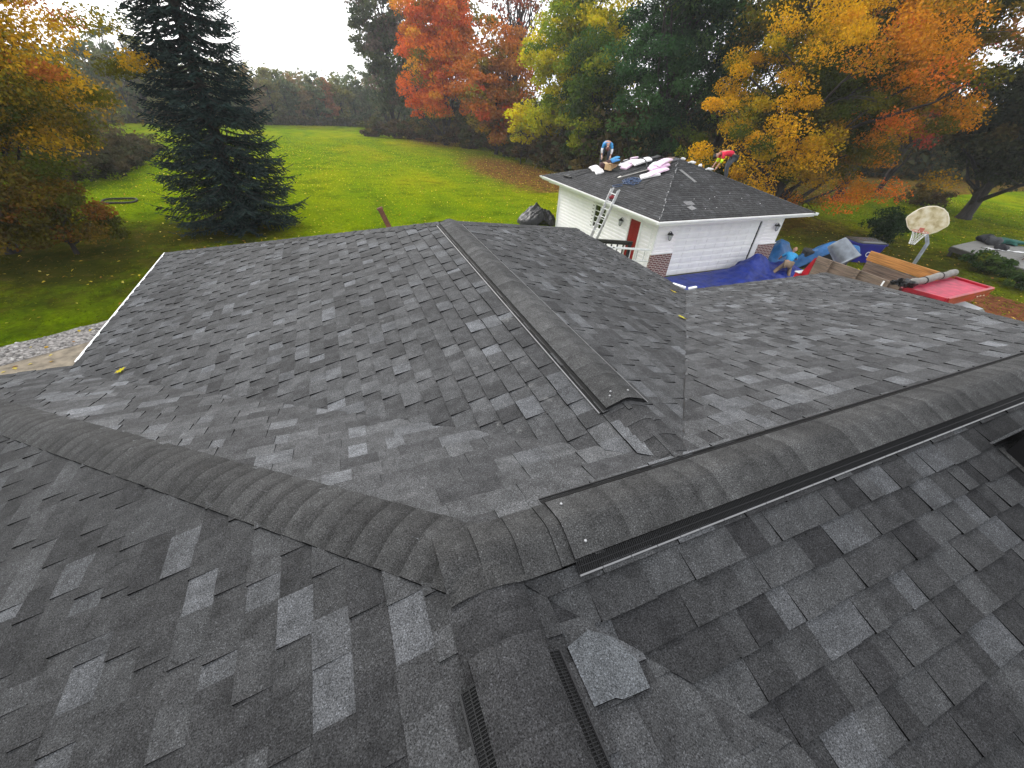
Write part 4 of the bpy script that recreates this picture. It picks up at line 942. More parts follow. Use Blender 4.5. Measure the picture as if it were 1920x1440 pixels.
for x, y in ((14.75, 3.1), (16.6, 3.1), (14.65, 7.3), (16.7, 7.3)):
    Mw = Matrix.Translation(Vector((x, y, .42))-TO) @ Matrix.Rotation(math.pi/2, 4, 'Y')
    b = MB(); b.lathe([(.22, -.12), (.36, -.13), (.415, -.10), (.42, 0), (.415, .10), (.36, .13), (.22, .12)], 24, Mw); wh = b.build('wheel', M['rubber'], tr, smooth=True)
    b = MB(); b.lathe([(0, -.06), (.1, -.07), (.2, -.1), (.23, -.11), (.23, .11), (.2, .1), (.1, .07), (0, .06)], 20, Mw); b.build('rim', M['alu'], wh)
# rolled cover across the front of the bed
tr2 = empty('tarp_roll', (15.6, 5.6, 2.5), 0, 'grey-brown rolled load cover lying across the front of the truck bed', 'roll')
b = MB(); P_ = [Vector((14.35+i*.25, 5.50+.02*i+.02*math.sin(i*1.3), 2.50+.012*math.sin(i*2.1)))-Vector((15.6, 5.6, 2.5)) for i in range(12)]; b.tube(P_, [.10+.006*math.sin(i*1.9) for i in range(12)], 12); b.build('roll', M['roller'], tr2, smooth=True)
for i in (3, 7):
    b = MB(); b.tube([P_[i]-Vector((.015, 0, 0)), P_[i]+Vector((.015, 0, 0))], .113, 12); b.build('strap', M['rubber'], tr2)
b = MB(); b.blob(P_[0]+Vector((-.12, -.03, .02)), (.20, .16, .11), 3, .4, 9); b.blob(P_[0]+Vector((-.26, .12, .0)), (.15, .12, .09), 8, .4, 8); b.build('mesh_end', M['tarp_black'], tr2)
# debris in the bed
b = MB(); rgd = random.Random(77)
for i in range(70):
    p = Vector((rgd.uniform(tx0+.3, tx1-.3), rgd.uniform(6.4, ty1-.1), 0)); hgt = 1.25+.55*math.exp(-((p.x-15.7)**2/.8+(p.y-7.7)**2/.9))
    m_ = Matrix.Translation(p-TO+Vector((0, 0, hgt))) @ Matrix.Rotation(rgd.uniform(-.5, .5), 4, 'X') @ Matrix.Rotation(rgd.uniform(-.5, .5), 4, 'Y') @ Matrix.Rotation(rgd.uniform(0, 3), 4, 'Z')
    c_ = rgd.choice([(.02, .02, .022), (.03, .03, .03), (.05, .05, .05), (.08, .08, .08), (.45, .42, .36)]); b.box((-.3, -.14, 0), (.3, .14, .012), m_, c_)
for i in range(24):
    p = Vector((rgd.uniform(tx0+.2, tx1-.2), rgd.uniform(5.8, ty1), 1.18)); b.box(p-TO-Vector((.4, .3, .02)), p-TO+Vector((.4, .3, rgd.uniform(.01, .08))), col=(.02, .02, .022))
o = b.build('torn_shingles', M['attr_rough'], kind='stuff'); o.location = TO; tag(o, 'heap of torn black shingles and pale scraps in the truck bed', 'rubble')
sh = empty('shovel', (15.9, 6.05, 1.75), 0, 'black shovel blade sticking up inside the truck bed near the front', 'shovel')
b = MB(); V = [(-.13, 0, 0), (.13, 0, 0), (.14, .02, .2), (.08, .0, .34), (0, -.01, .38), (-.08, .0, .34), (-.14, .02, .2)]; b.poly(V); b.poly([(x, y+.012, z) for x, y, z in V][::-1])
for i in range(7): b.poly([V[i], V[(i+1) % 7], (V[(i+1) % 7][0], V[(i+1) % 7][1]+.012, V[(i+1) % 7][2]), (V[i][0], V[i][1]+.012, V[i][2])])
o = b.build('blade', M['black_paint'], sh); o.rotation_euler = (-.5, 0, .6)
b = MB(); b.tube([(0, 0, .02), (.1, .3, -.35), (.12, .5, -.52)], .018, 8); b.build('shaft', M['wood_old'], sh)
# galvanised can tipped over the tail of the bed
M['can'] = mat('can_zinc', (.16, .18, .205), .45, noise=(6, .25, 5), metal=.35)
tc = empty('trash_can', (15.72, 8.22, 2.40), 0, 'galvanised trash can tipped over at the tail end of the truck bed', 'trash can')
Mt = Matrix.Rotation(R(-62), 4, Vector((.75, .65, 0)).normalized())
Mt = Vector((.15, -.62, -.50)).normalized().to_track_quat('Z', 'Y').to_matrix().to_4x4() @ Matrix.Translation((0, 0, -.40))
prof = [(0, 0), (.26, 0), (.27, .01), (.29, .1)]
for i in range(9): prof += [(.292+i*.0055, .12+i*.065), (.297+i*.0055, .15+i*.065)]
prof += [(.35, .74), (.362, .75), (.362, .775), (.345, .78), (.335, .74), (.28, .1), (.26, .03), (0, .03)]
b = MB(); V0 = len(b.v); b.lathe(prof, 40, Mt); b.build('can_body', M['can'], tc, smooth=True)
b = MB()
for k in (1, 5):
    t = k*math.pi/4; p0 = Mt @ Vector((.296*math.cos(t), .296*math.sin(t), .1)); p1 = Mt @ Vector((.348*math.cos(t), .348*math.sin(t), .7)); b.tube([p0, p1], .012, 6)
b.build('rib', M['galv'], tc)
b = MB(); b.tube([Mt @ Vector((.33, -.1, .60)), Mt @ Vector((.40, -.07, .585)), Mt @ Vector((.40, .07, .585)), Mt @ Vector((.33, .1, .60))], .011, 6); b.build('handle', M['galv'], tc)

# ------------------------------------------------------------------ tarps
def tarp(name, X, Y, Z, m, label, thick=.012):
    """grid of points -> closed thin sheet with real folds"""
    nx, ny = X.shape; V = np.stack([X, Y, Z], -1).reshape(-1, 3); n_ = len(V); b = MB(); U = V.copy(); U[:, 2] -= thick
    idx = lambda i, j: i*ny+j; Fs = []
    for i in range(nx-1):
        for j in range(ny-1): Fs += [(idx(i, j), idx(i+1, j), idx(i+1, j+1), idx(i, j+1)), (n_+idx(i, j), n_+idx(i, j+1), n_+idx(i+1, j+1), n_+idx(i+1, j))]
    for i in range(nx-1): Fs += [(idx(i, 0), n_+idx(i, 0), n_+idx(i+1, 0), idx(i+1, 0)), (idx(i+1, ny-1), n_+idx(i+1, ny-1), n_+idx(i, ny-1), idx(i, ny-1))]
    for j in range(ny-1): Fs += [(idx(0, j+1), n_+idx(0, j+1), n_+idx(0, j), idx(0, j)), (idx(nx-1, j), n_+idx(nx-1, j), n_+idx(nx-1, j+1), idx(nx-1, j+1))]
    b.mesh(V.tolist()+U.tolist(), Fs); o = b.build(name, m, smooth=True); return tag(o, label, 'tarp')
def fold(x, y, seed, n=9, lo=.8, hi_=5., amp=.05, ridge=True):
    rs = np.random.default_rng(seed); z = 0
    for i in range(n):
        a = rs.uniform(0, 3.14); k = rs.uniform(lo, hi_); s_ = np.sin(k*(x*np.cos(a)+y*np.sin(a))+rs.uniform(0, 6)+.7*np.sin(1.1*x+rs.uniform(0, 6))+.6*np.sin(1.3*y))
        z = z+amp/k**.6*((1-np.abs(s_))**2 if ridge else s_)
    return z
u, v = np.meshgrid(np.linspace(0, 1, 130), np.linspace(0, 1, 70), indexing='ij')
X = 11.55+u*8.1; Y = 12.83-v*(3.6+.4*np.sin(X*1.7))+.029*(X-11.75)-.0
mound = .60*np.exp(-((X-17.55)/.85)**2-((Y-12.35)/.55)**2)+.30*np.exp(-((X-19.2)/.6)**2-((Y-11.9)/.6)**2)+.28*np.exp(-((X-16.4)/.9)**2-((Y-11.9)/.7)**2)+.22*np.exp(-((X-11.7)/.5)**2-((Y-12.6)/.5)**2)
rough_ = .25+1.1*np.clip((X-14.6)/2.6, 0, 1); Z = .03+mound*(1+.3*fold(X, Y, 4, 6, 2, 7, .5))+rough_*(fold(X, Y, 2, 10, 1.2, 8, .075)*.8+fold(X, Y, 22, 6, 6, 14, .06)*.5)
Z *= np.clip((1-np.abs(2*v-1))*14, .25, 1); inside = (Y > 12.60)&(X > 12.95)&(X < 16.9); Z = np.where(inside, np.minimum(Z, .06), Z); Y = np.where(Y > 12.79+.029*(X-11.75), 12.79+.029*(X-11.75), Y)
tarp('tarp', X, Y, Z+.015, M['tarp_blue'], 'large crumpled royal blue tarp spread before the white garage door')
# second tarp, behind the brick corner
u, v = np.meshgrid(np.linspace(0, 1, 50), np.linspace(0, 1, 40), indexing='ij')
X = 19.55+u*2.6; Y = 12.6+v*2.0; Z = .85*np.exp(-((X-20.6)/.75)**2-((Y-13.6)/.65)**2)*(1+.5*fold(X, Y, 7, 6, 2, 6, .4))+.12*fold(X, Y, 8, 8, 1.5, 7, .5)*.5+.02
tarp('tarp', X, Y, Z, M['tarp_teal'], 'teal blue tarp heap behind the right brick corner of the garage')
# arched tarp between the truck and the lawn
u, v = np.meshgrid(np.linspace(0, 1, 70), np.linspace(0, 1, 36), indexing='ij')
A = Vector((20.4, 12.75)); B = Vector((22.4, 11.2)); X = A.x+(B.x-A.x)*u+.55*(v-.5)*.9+.12*np.sin(u*5); Y = A.y+(B.y-A.y)*u+.75*(v-.5)*1.2
Z = .22+1.15*np.sin(np.clip(u*1.15, 0, 1)*math.pi*.62)**1.2 - .9*np.abs(v-.45)**2*1.8+.10*fold(X, Y, 12, 8, 1.5, 7, .5)
tarp('tarp', X, Y, np.maximum(Z, .04), M['tarp_teal'], 'bright blue tarp draped in an arch behind the truck and the trash can')
b = MB(); b.box((-.95, -.32, 0), (.95, .32, .85), bev=.06); o = b.build('covered_cart', M['dark_cloth']); o.location = (21.6, 11.95, 0); o.rotation_euler = (0, 0, -.66); tag(o, 'dark covered cart standing in the shadow under the arched blue tarp', 'cart')
# black plastic heap by the garage's far corner
u, v = np.meshgrid(np.linspace(-1, 1, 60), np.linspace(-1, 1, 50), indexing='ij'); X = 10.85+u*1.15; Y = 21.9+v*.95; r2 = np.clip(1-u*u-v*v*.9, 0, 1)
Z = .03+r2**.4*(.62+.16*(fold(X, Y, 51, 8, 2.5, 8, .8)+fold(X, Y, 52, 7, 6, 15, .9))-.3*np.exp(-((u-.35)/.2)**2))*(1+.25*np.sin(3*u+1))
o = tarp('plastic_heap', X, Y, np.maximum(Z, .03), M['tarp_black'], 'crumpled black plastic heap on the lawn by the far garage corner'); o['category'] = 'plastic sheet'
for p_ in o.data.polygons: p_.use_smooth = False

# ------------------------------------------------------------------ recycling bin
bn = empty('recycling_bin', (25.3, 12.45, 0), R(-20), 'dark blue recycling bin with a grey lid and white mark', 'bin')
b = MB()
def rr(hx, hy, z): return [(sx*hx*c_, sy*hy*s_, z) for sx, sy, c_, s_ in ((1, -1, 1, .8), (1, 1, 1, .8), (1, 1, .8, 1), (-1, 1, .8, 1), (-1, 1, 1, .8), (-1, -1, 1, .8), (-1, -1, .8, 1), (1, -1, .8, 1))]
S_ = [rr(.62, .42, .02), rr(.78, .52, .75), rr(.80, .54, .92), rr(.86, .58, .93), rr(.86, .58, 1.0)]
loft(b, [[Vector(p) for p in s_] for s_ in S_]); M['bin_blue'] = mat('bin_blue', (.008, .008, .19), .4, noise=(5, .15)); b.build('bin_body', M['bin_blue'], bn)
b = MB(); loft(b, [[Vector(p) for p in s_] for s_ in (rr(.84, .56, 1.002), rr(.84, .56, 1.05), rr(.6, .4, 1.09))]); M['lid'] = mat('bin_lid', (.05, .055, .055), .25); b.build('lid', M['lid'], bn)
b = MB(); b.tube([(0+.11*math.cos(t), -.515, .48+.11*math.sin(t)) for t in np.linspace(.3, 5.4, 16)], .016, 5); b.build('white_mark', M['trim'], bn)

# ------------------------------------------------------------------ basketball hoop
bc = Vector((19.13, 7.98, 0)); nb2 = Vector((-.92, -.38, 0)).normalized(); tb2 = Vector((-nb2.y, nb2.x, 0))     # board normal, board width direction
hp = empty('basketball_hoop', (19.55, 7.75, 0), 0, 'basketball hoop with stained fan-shaped backboard on a grey pole', 'basketball hoop'); HO = Vector((19.55, 7.75, 0))
out = [(-.27, 0), (.27, 0), (.40, .10), (.56, .33), (.555, .40), (.47, .56), (.36, .70), (.20, .80), (0, .84), (-.20, .80), (-.36, .70), (-.47, .56), (-.555, .40), (-.56, .33), (-.40, .10)]
Zb = 2.98
def bp_(x, z, d_): p = bc+tb2*x+nb2*d_; return Vector((p.x, p.y, Zb+z))-HO
b = MB(); n_ = len(out); F1 = [bp_(x, z, .02) for x, z in out]; F0 = [bp_(x, z, -.02) for x, z in out]; b.mesh(F1+F0, [tuple(range(n_)), tuple(range(2*n_-1, n_-1, -1))]+[(i, (i+1) % n_, n_+(i+1) % n_, n_+i)[::-1] for i in range(n_)])
def board_mat():
    m = mat('stained_fibreglass', (.62, .56, .42), .55); n = m.node_tree.nodes; l = m.node_tree.links; tc_ = n.new('ShaderNodeTexCoord')
    z = n.new('ShaderNodeTexNoise'); z.inputs['Scale'].default_value = 5; z.inputs['Detail'].default_value = 6; l.new(tc_.outputs['Object'], z.inputs['Vector'])
    r = n.new('ShaderNodeValToRGB'); e = r.color_ramp.elements; e[0].position = .35; e[0].color = (.34, .27, .13, 1); e[1].position = .65; e[1].color = (.66, .61, .47, 1); k = e.new(.5); k.color = (.55, .48, .30, 1)
    l.new(z.outputs['Fac'], r.inputs[0]); l.new(r.outputs[0], n['Principled BSDF'].inputs['Base Color']); return m
bo = b.build('backboard', board_mat(), hp)
b = MB(); b.tube([bp_(x, z, 0) for x, z in out+out[:1]], .024, 6, cap=False); M['board_rim'] = mat('board_edge', (.62, .56, .42), .5); b.build('board_edge', M['board_rim'], bo)
b = MB(); rc = bc+nb2*.42; rcv = Vector((rc.x, rc.y, 3.05))-HO
b.tube([rcv+Vector((.228*math.cos(t), .228*math.sin(t), 0)) for t in np.linspace(0, 2*math.pi, 33)], .011, 6, cap=False); b.bar(bp_(-.05, .07, .02), bp_(-.05, .07, .2), .02, .03); b.bar(bp_(.05, .07, .02), bp_(.05, .07, .2), .02, .03); b.bar(bp_(-.07, .07, .03), bp_(.07, .07, .03), .05, .14)
M['rim_paint'] = mat('faded_rim_red', (.42, .13, .09), .5); ri = b.build('rim', M['rim_paint'], hp)
b = MB()
for k in range(12):
    for sg in (1, -1):
        pts = []
        for j in range(7):
            f = j/6; rad = .225*(1-.62*f**.7); t = 2*math.pi*k/12+sg*f*.9; pts.append(rcv+Vector((rad*math.cos(t), rad*math.sin(t), -.42*f))+Vector((-.05*f*f, .0, 0)))
        b.tube(pts, .0035, 4, cap=False)
b.build('net', M['trim'], ri)
b = MB(); b.tube([(0, 0, 0), (0, 0, 2.62), tuple(bp_(.05, .12, -.50)), ], .058, 14); b.build('pole', M['galv'], hp, smooth=True)
b = MB(); b.bar(bp_(.05, .10, -.50), bp_(.05, .45, -.03), .06, .06); b.bar(bp_(.05, .10, -.50), bp_(.05, .08, -.03), .06, .06); b.build('bracket', M['black_paint'], hp)

# ------------------------------------------------------------------ deck platform at right with its clutter
dk = empty('wood_deck', (34.5, 10.5, 0), 0, 'low grey wooden deck platform standing on the lawn at the right edge', 'deck'); DO = Vector((34.5, 10.5, 0))
D0, D1, D2, D3 = Vector((32.4, 11.75, .55)), Vector((37.6, 12.35, .55)), Vector((38.2, 7.6, .55)), Vector((31.3, 7.6, .55))
b = MB(); nB = 22
for i in range(nB):
    f0, f1 = i/nB, (i+.92)/nB; q = [D3.lerp(D0, f0), D2.lerp(D1, f0), D2.lerp(D1, f1), D3.lerp(D0, f1)]; b.mesh([p-DO for p in q]+[p-DO-Vector((0, 0, .04)) for p in q], [(0, 1, 2, 3), (7, 6, 5, 4), (0, 4, 5, 1), (1, 5, 6, 2), (2, 6, 7, 3), (3, 7, 4, 0)])
b.build('boards', M['deck_wood'], dk)
b = MB()
for p, q in ((D0, D3), (D3, D2), (D0, D1), (D1, D2)): b.bar(p-DO-Vector((0, 0, .16)), q-DO-Vector((0, 0, .16)), .05, .22)
M['deck_edge'] = mat('deck_edge', (.055, .05, .042), .8, noise=(6, .3)); b.build('skirt', M['deck_edge'], dk)
for p in (D0, D1, D2, D3):
    c_ = p.lerp(Vector((34.9, 10, .55)), .06)-DO; b = MB(); b.box((c_.x-.07, c_.y-.07, 0), (c_.x+.07, c_.y+.07, .5)); b.build('post', M['deck_edge'], dk)
def bl(name, p, r, seed, col, label, cat, amp=.25, m='attr_rough'):
    b = MB(); b.blob((0, 0, r[2]*.8), r, seed, amp, 10, col); o = b.build(name, M[m], smooth=True); o.location = p; return tag(o, label, cat)
bl('cushion', (36.4, 11.9, .55), (.62, .42, .22), 2, (.014, .015, .02), 'black cushion lying at the back edge of the grey deck', 'cushion')
bl('cushion', (35.75, 11.35, .55), (.42, .36, .28), 3, (.06, .062, .068), 'dark grey rounded cushion in front of the black one', 'cushion')
bl('cushion', (34.9, 10.55, .55), (.36, .30, .17), 4, (.012, .012, .014), 'small black cushion lying on the white cloth of the deck', 'cushion')
b = MB(); uu, vv = np.meshgrid(np.linspace(0, 1, 26), np.linspace(0, 1, 10), indexing='ij'); Xc = 34.2+1.5*uu; Yc = 10.9-1.15*uu+.32*(vv-.5)*(1+.6*np.sin(uu*7)); Zc = .57+.12*fold(Xc, Yc, 33, 6, 4, 12, .5)
tarp('white_cloth', Xc, Yc, Zc, M['trim'], 'white cloth strip trailing across the grey deck')['category'] = 'cloth'
bl('green_net', (37.4, 11.2, .55), (.8, .6, .16), 6, (.012, .09, .07), 'dark green netting heap at the far right of the deck', 'net')
bt = empty('bench_table', (34.2, 9.05, .55), .3, 'small brown slatted table with curved legs on the deck', 'table')
b = MB()
for i in range(5): b.box((-.75, -.3+i*.12, .42), (.75, -.2+i*.12, .45))
b.build('table_top', M['wood_old'], bt)
for sx in (-.6, .6):
    for sy in (-1, 1):
        b = MB(); b.tube([(sx, sy*.22, .42), (sx*.93, sy*.15, .25), (sx*1.02, sy*.26, .0)], .02, 6); b.build('leg', M['rust'], bt)

# ------------------------------------------------------------------ small yard things
ps = empty('rusty_post', (2.45, 15.9, 0), 0, 'leaning rusty steel post rising behind the house ridge', 'post')
b = MB(); b.bar((0, 0, 0), (-.90, .02, 2.40), .17, .10, up=(0, -1, .3), bev=.01); b.build('post_shaft', M['rust'], ps)
b = MB(); b.bar((-.895, .02, 2.37), (-.915, .02, 2.43), .20, .13, up=(0, -1, .3)); b.build('post_cap', M['rust'], ps)
b = MB(); b.tube([(.75*math.cos(t), .62*math.sin(t), .02+.02*math.sin(3*t)) for t in np.linspace(0, 2*math.pi, 25)], .05, 8, cap=False); o = b.build('fire_ring', M['bark'], smooth=True); o.location = (-10.7, 29.6, g1(-10.7, 29.6)+.02); tag(o, 'dark flat fire ring on the lawn left of the spruce', 'fire ring')
bl('rock', (-3.95, 7.0, .0), (.28, .22, .25), 41, (.3, .28, .24), 'rounded grey boulder at the house corner by the path', 'rock')
b = MB(); rgs = random.Random(6)
for i in range(900):
    t = rgs.random(); s_ = rgs.uniform(.02, 1.05); dxy = Vector((13, 7.35)).normalized(); nr = Vector((dxy.y, -dxy.x)); p = Vector((-14, 9.75))+dxy*(t*14.9)+nr*s_
    if p.x < -10 or p.x > -3.5: continue
    r_ = rgs.uniform(.02, .055); f = rgs.uniform(.15, .5); b.blob((p.x, p.y, .02+r_*.3), (r_, r_*.8, r_*.6), i, .2, 3, (f, f*.95, f*.9))
b.build('gravel_stones', M['attr_rough'], kind='stuff')
# ------------------------------------------------------------------ people
def skin_geo(verts, edges, rad, root=0, sub=1):
    me = bpy.data.meshes.new('tmp'); me.from_pydata([tuple(v) for v in verts], edges, []); o = bpy.data.objects.new('tmp', me); COL.objects.link(o)
    sk = o.modifiers.new('s', 'SKIN'); sk.use_smooth_shade = True
    sv = me.skin_vertices[0].data
    for i, r_ in enumerate(rad):
        sv[i].radius = (r_, r_) if not hasattr(r_, '__len__') else r_; sv[i].use_root = (i == root)
    if sub: ss_ = o.modifiers.new('b', 'SUBSURF'); ss_.levels = sub; ss_.render_levels = sub
    dg = bpy.context.evaluated_depsgraph_get(); dg.update(); m2 = bpy.data.meshes.new_from_object(o.evaluated_get(dg))
    V = [v.co.copy() for v in m2.vertices]; Fs = [tuple(p.vertices) for p in m2.polygons]
    bpy.data.objects.remove(o); bpy.data.meshes.remove(me); bpy.data.meshes.remove(m2); return V, Fs
def chain(names, J, rads, links):
    idx = {n: i for i, n in enumerate(names)}; return [J[n] for n in names], [(idx[a], idx[c]) for a, c in links], rads
def person(loc_, rz, J, label, shirt, trousers, haircol, shoes=(.03, .025, .02), glove=None, sleeve=None, bald=False, skin_c=(.42, .22, .15)):
    J = {k: Vector(v) for k, v in J.items()}; e = empty('person', loc_, rz, label, 'person')
    b = MB()
    nm = ['pel', 'spi', 'che', 'nek', 'hb', 'sL', 'eL', 'wL', 'sR', 'eR', 'wR', 'hL', 'kL', 'aL', 'hR', 'kR', 'aR']
    V, Ed, Rd = chain(nm, J, [.125, .115, .135, .058, .06, .062, .045, .03, .062, .045, .03, .092, .062, .042, .092, .062, .042],
        [('pel', 'spi'), ('spi', 'che'), ('che', 'nek'), ('nek', 'hb'), ('che', 'sL'), ('sL', 'eL'), ('eL', 'wL'), ('che', 'sR'), ('sR', 'eR'), ('eR', 'wR'), ('pel', 'hL'), ('hL', 'kL'), ('kL', 'aL'), ('pel', 'hR'), ('hR', 'kR'), ('kR', 'aR')])
    v, f = skin_geo(V, Ed, Rd); b.mesh(v, f, skin_c)
    # head with nose, ears, eyes, mouth; axis hb->ht, facing J['face']
    up = (J['ht']-J['hb']).normalized(); fw = J['face'].normalized(); fw = (fw-up*fw.dot(up)).normalized(); sd_ = up.cross(fw); hc = J['hb'].lerp(J['ht'], .5); Rh = Matrix((sd_, fw, up)).transposed().to_4x4()
    b.blob(hc, (.076, .098, .118), 1, .03, 10, skin_c, M=Rh)
    at = lambda x, y, z: hc+sd_*x+fw*y+up*z
    b.tube([at(0, .085, .02), at(0, .112, -.015), at(0, .10, -.03)], [.008, .016, .012], 6, skin_c)
    for sx in (-1, 1):
        b.blob(at(sx*.077, 0, 0), (.012, .024, .034), 2, .1, 5, skin_c, M=Rh); b.blob(at(sx*.032, .088, .02), (.013, .010, .008), 2, 0, 4, (.02, .015, .012), M=Rh)
    b.blob(at(0, .088, -.055), (.026, .010, .007), 2, 0, 4, (.3, .1, .09), M=Rh)
    # hands
    for s_, sg in (('L', -1), ('R', 1)):
        wv = J['w'+s_]; d = (wv-J['e'+s_]).normalized(); pl = wv+d*.09; side = d.cross(Vector((0, 1, .2))).normalized(); nrm = d.cross(side)
        hcol = glove or skin_c; b.tube([wv-d*.02, wv+d*.03, pl], [.03, .038, .036], 8, hcol)
        for k, (off, ln) in enumerate(((-.027, .066), (-.009, .078), (.009, .074), (.027, .058))):
            a0 = pl+side*off; b.tube([a0, a0+d*ln*.45, a0+d*ln*.75+nrm*.018*sg, a0+d*ln*.9+nrm*.04*sg], [.0095, .009, .0085, .007], 6, hcol)
        a0 = wv+d*.03-side*.03; b.tube([a0, a0-side*.025+d*.03, a0-side*.028+d*.062], [.012, .0105, .008], 6, hcol)
    b.build('body', M['attr_smooth'], e, smooth=True)
    # shirt
    mS = lambda a, c, t: J[a].lerp(J[c], t)
    J['uL'] = mS('sL', 'eL', .8); J['uR'] = mS('sR', 'eR', .8); J['wai'] = J['pel'].lerp(J['spi'], .35)
    V, Ed, Rd = chain(['wai', 'spi', 'che', 'nk2', 'sL', 'uL', 'sR', 'uR'], {**J, 'nk2': mS('che', 'nek', .6)}, [.155, .15, .168, .08, .085, .068, .085, .068], [('wai', 'spi'), ('spi', 'che'), ('che', 'nk2'), ('che', 'sL'), ('sL', 'uL'), ('che', 'sR'), ('sR', 'uR')])
    v, f = skin_geo(V, Ed, Rd); t = MB(); t.mesh(v, f, shirt); t.build('shirt', M['cloth'], e, smooth=True)
    if sleeve:
        for s_ in 'LR':
            t = MB(); t.tube([mS('s'+s_, 'e'+s_, .72), J['e'+s_], mS('e'+s_, 'w'+s_, sleeve[1])], [.064, .056, .046], 10, sleeve[0]); t.build('sleeve', M['cloth'], e, smooth=True)
    V, Ed, Rd = chain(['pel', 'hL', 'kL', 'aL', 'hR', 'kR', 'aR'], J, [.155, .115, .088, .066, .115, .088, .066], [('pel', 'hL'), ('hL', 'kL'), ('kL', 'aL'), ('pel', 'hR'), ('hR', 'kR'), ('kR', 'aR')])
    v, f = skin_geo(V, Ed, Rd); t = MB(); t.mesh(v, f, trousers); t.build('trousers', M['cloth'], e, smooth=True)
    for s_ in 'LR':
        a = J['a'+s_]; d = J.get('toe'+s_, Vector((0, 1, 0))).normalized(); t = MB(); t.tube([a-d*.07-Vector((0, 0, .04)), a-d*.02-Vector((0, 0, .035)), a+d*.09-Vector((0, 0, .05)), a+d*.18-Vector((0, 0, .06))], [.04, .052, .045, .03], 8, shoes); t.build('shoe', M['cloth'], e, smooth=True)
    if not bald:
        t = MB(); Rh2 = Rh.copy(); t.blob(hc-fw*.014+up*.028, (.083, .100, .104), 5, .04, 9, haircol, M=Rh2); t.build('hair', M['cloth'], e, smooth=True)
    return e
M['attr_smooth'] = mat('skin_col', (1, 1, 1), .5, attr=True); M['cloth'] = mat('cloth', (1, 1, 1), .85, attr=True, noise=(14, .18), bump=(22, .4, .012))
def stand(): pass
# bending worker in blue on the garage roof, facing the house
B1 = dict(pel=(0, -.12, .86), spi=(0, .06, .98), che=(0, .36, 1.00), nek=(0, .54, .93), hb=(0, .59, .88), ht=(0, .70, .68), face=(0, -.3, -1),
    sL=(-.19, .42, .96), eL=(-.25, .44, .68), wL=(-.21, .50, .44), sR=(.19, .42, .96), eR=(.25, .46, .68), wR=(.22, .54, .44),
    hL=(-.11, -.10, .82), kL=(-.17, .06, .45), aL=(-.18, -.06, .08), hR=(.11, -.10, .82), kR=(.17, .06, .47), aR=(.18, -.02, .10))
person(onL(1.62, 6.62, .0), R(180-28), B1, 'person in a blue shirt bending over the bundles on the garage roof, hands down', (.035, .24, .52), (.04, .05, .07), (.10, .03, .025), glove=(.6, .4, .32), sleeve=((.75, .75, .78), .55))
# worker in red on the far hip, side on
B2 = dict(pel=(0, -.16, .80), spi=(0, .06, .93), che=(0, .36, .95), nek=(0, .55, .87), hb=(0, .61, .83), ht=(.03, .74, .70), face=(0, .2, -1),
    sL=(-.18, .42, .90), eL=(-.20, .44, .60), wL=(-.17, .56, .34), sR=(.18, .42, .90), eR=(.20, .46, .60), wR=(.15, .60, .34),
    hL=(-.11, -.14, .76), kL=(-.13, .08, .40), aL=(-.13, -.04, -.05), hR=(.11, -.14, .76), kR=(.12, .0, .40), aR=(.12, -.16, -.12))
ft = gw_(5.62, 2.50, GH+SL*(GW+OH-5.62)+.10)
person(ft, R(67), B2, 'person in a red shirt and lime sleeves bending at the far roof edge', (.60, .01, .045), (.055, .062, .072), (.012, .012, .014), sleeve=((.62, .85, .02), .30))
# man dragging the blue tarp, back turned
B3 = dict(pel=(0, -.10, .66), spi=(.05, .06, .78), che=(.11, .26, .92), nek=(.17, .40, 1.03), hb=(.19, .44, 1.07), ht=(.27, .54, 1.25), face=(.5, 1, -.2),
    sL=(-.08, .30, 1.00), eL=(-.24, .40, .76), wL=(-.18, .60, .66), sR=(.30, .30, .98), eR=(.44, .42, .76), wR=(.42, .64, .70),
    hL=(-.10, -.08, .64), kL=(-.26, .02, .36), aL=(-.56, -.26, .09), hR=(.11, -.08, .64), kR=(.24, .16, .42), aR=(.26, -.08, .09), toeL=(.3, 1, 0), toeR=(.2, 1, 0))
person((18.45, 11.55, .0), R(-38), B3, 'bald person in a bright blue shirt and tan trousers dragging the blue tarp', (.03, .27, .55), (.26, .19, .12), (.3, .16, .1), bald=True, shoes=(.35, .27, .18))
# helper mostly hidden behind the tipped can
B4 = dict(pel=(0, 0, .90), spi=(0, .02, 1.08), che=(0, .06, 1.30), nek=(0, .08, 1.46), hb=(0, .09, 1.50), ht=(0, .11, 1.71), face=(0, 1, 0),
    sL=(-.19, .06, 1.38), eL=(-.24, .14, 1.12), wL=(-.18, .36, 1.05), sR=(.19, .06, 1.38), eR=(.24, .14, 1.12), wR=(.18, .36, 1.05),
    hL=(-.10, 0, .86), kL=(-.11, .04, .47), aL=(-.11, 0, .09), hR=(.10, 0, .86), kR=(.11, .04, .47), aR=(.11, 0, .09))
person((20.55, 10.66, .0), R(120), B4, 'person half hidden behind the tipped trash can, only the brown-haired head showing', (.07, .05, .05), (.05, .05, .06), (.16, .07, .04))

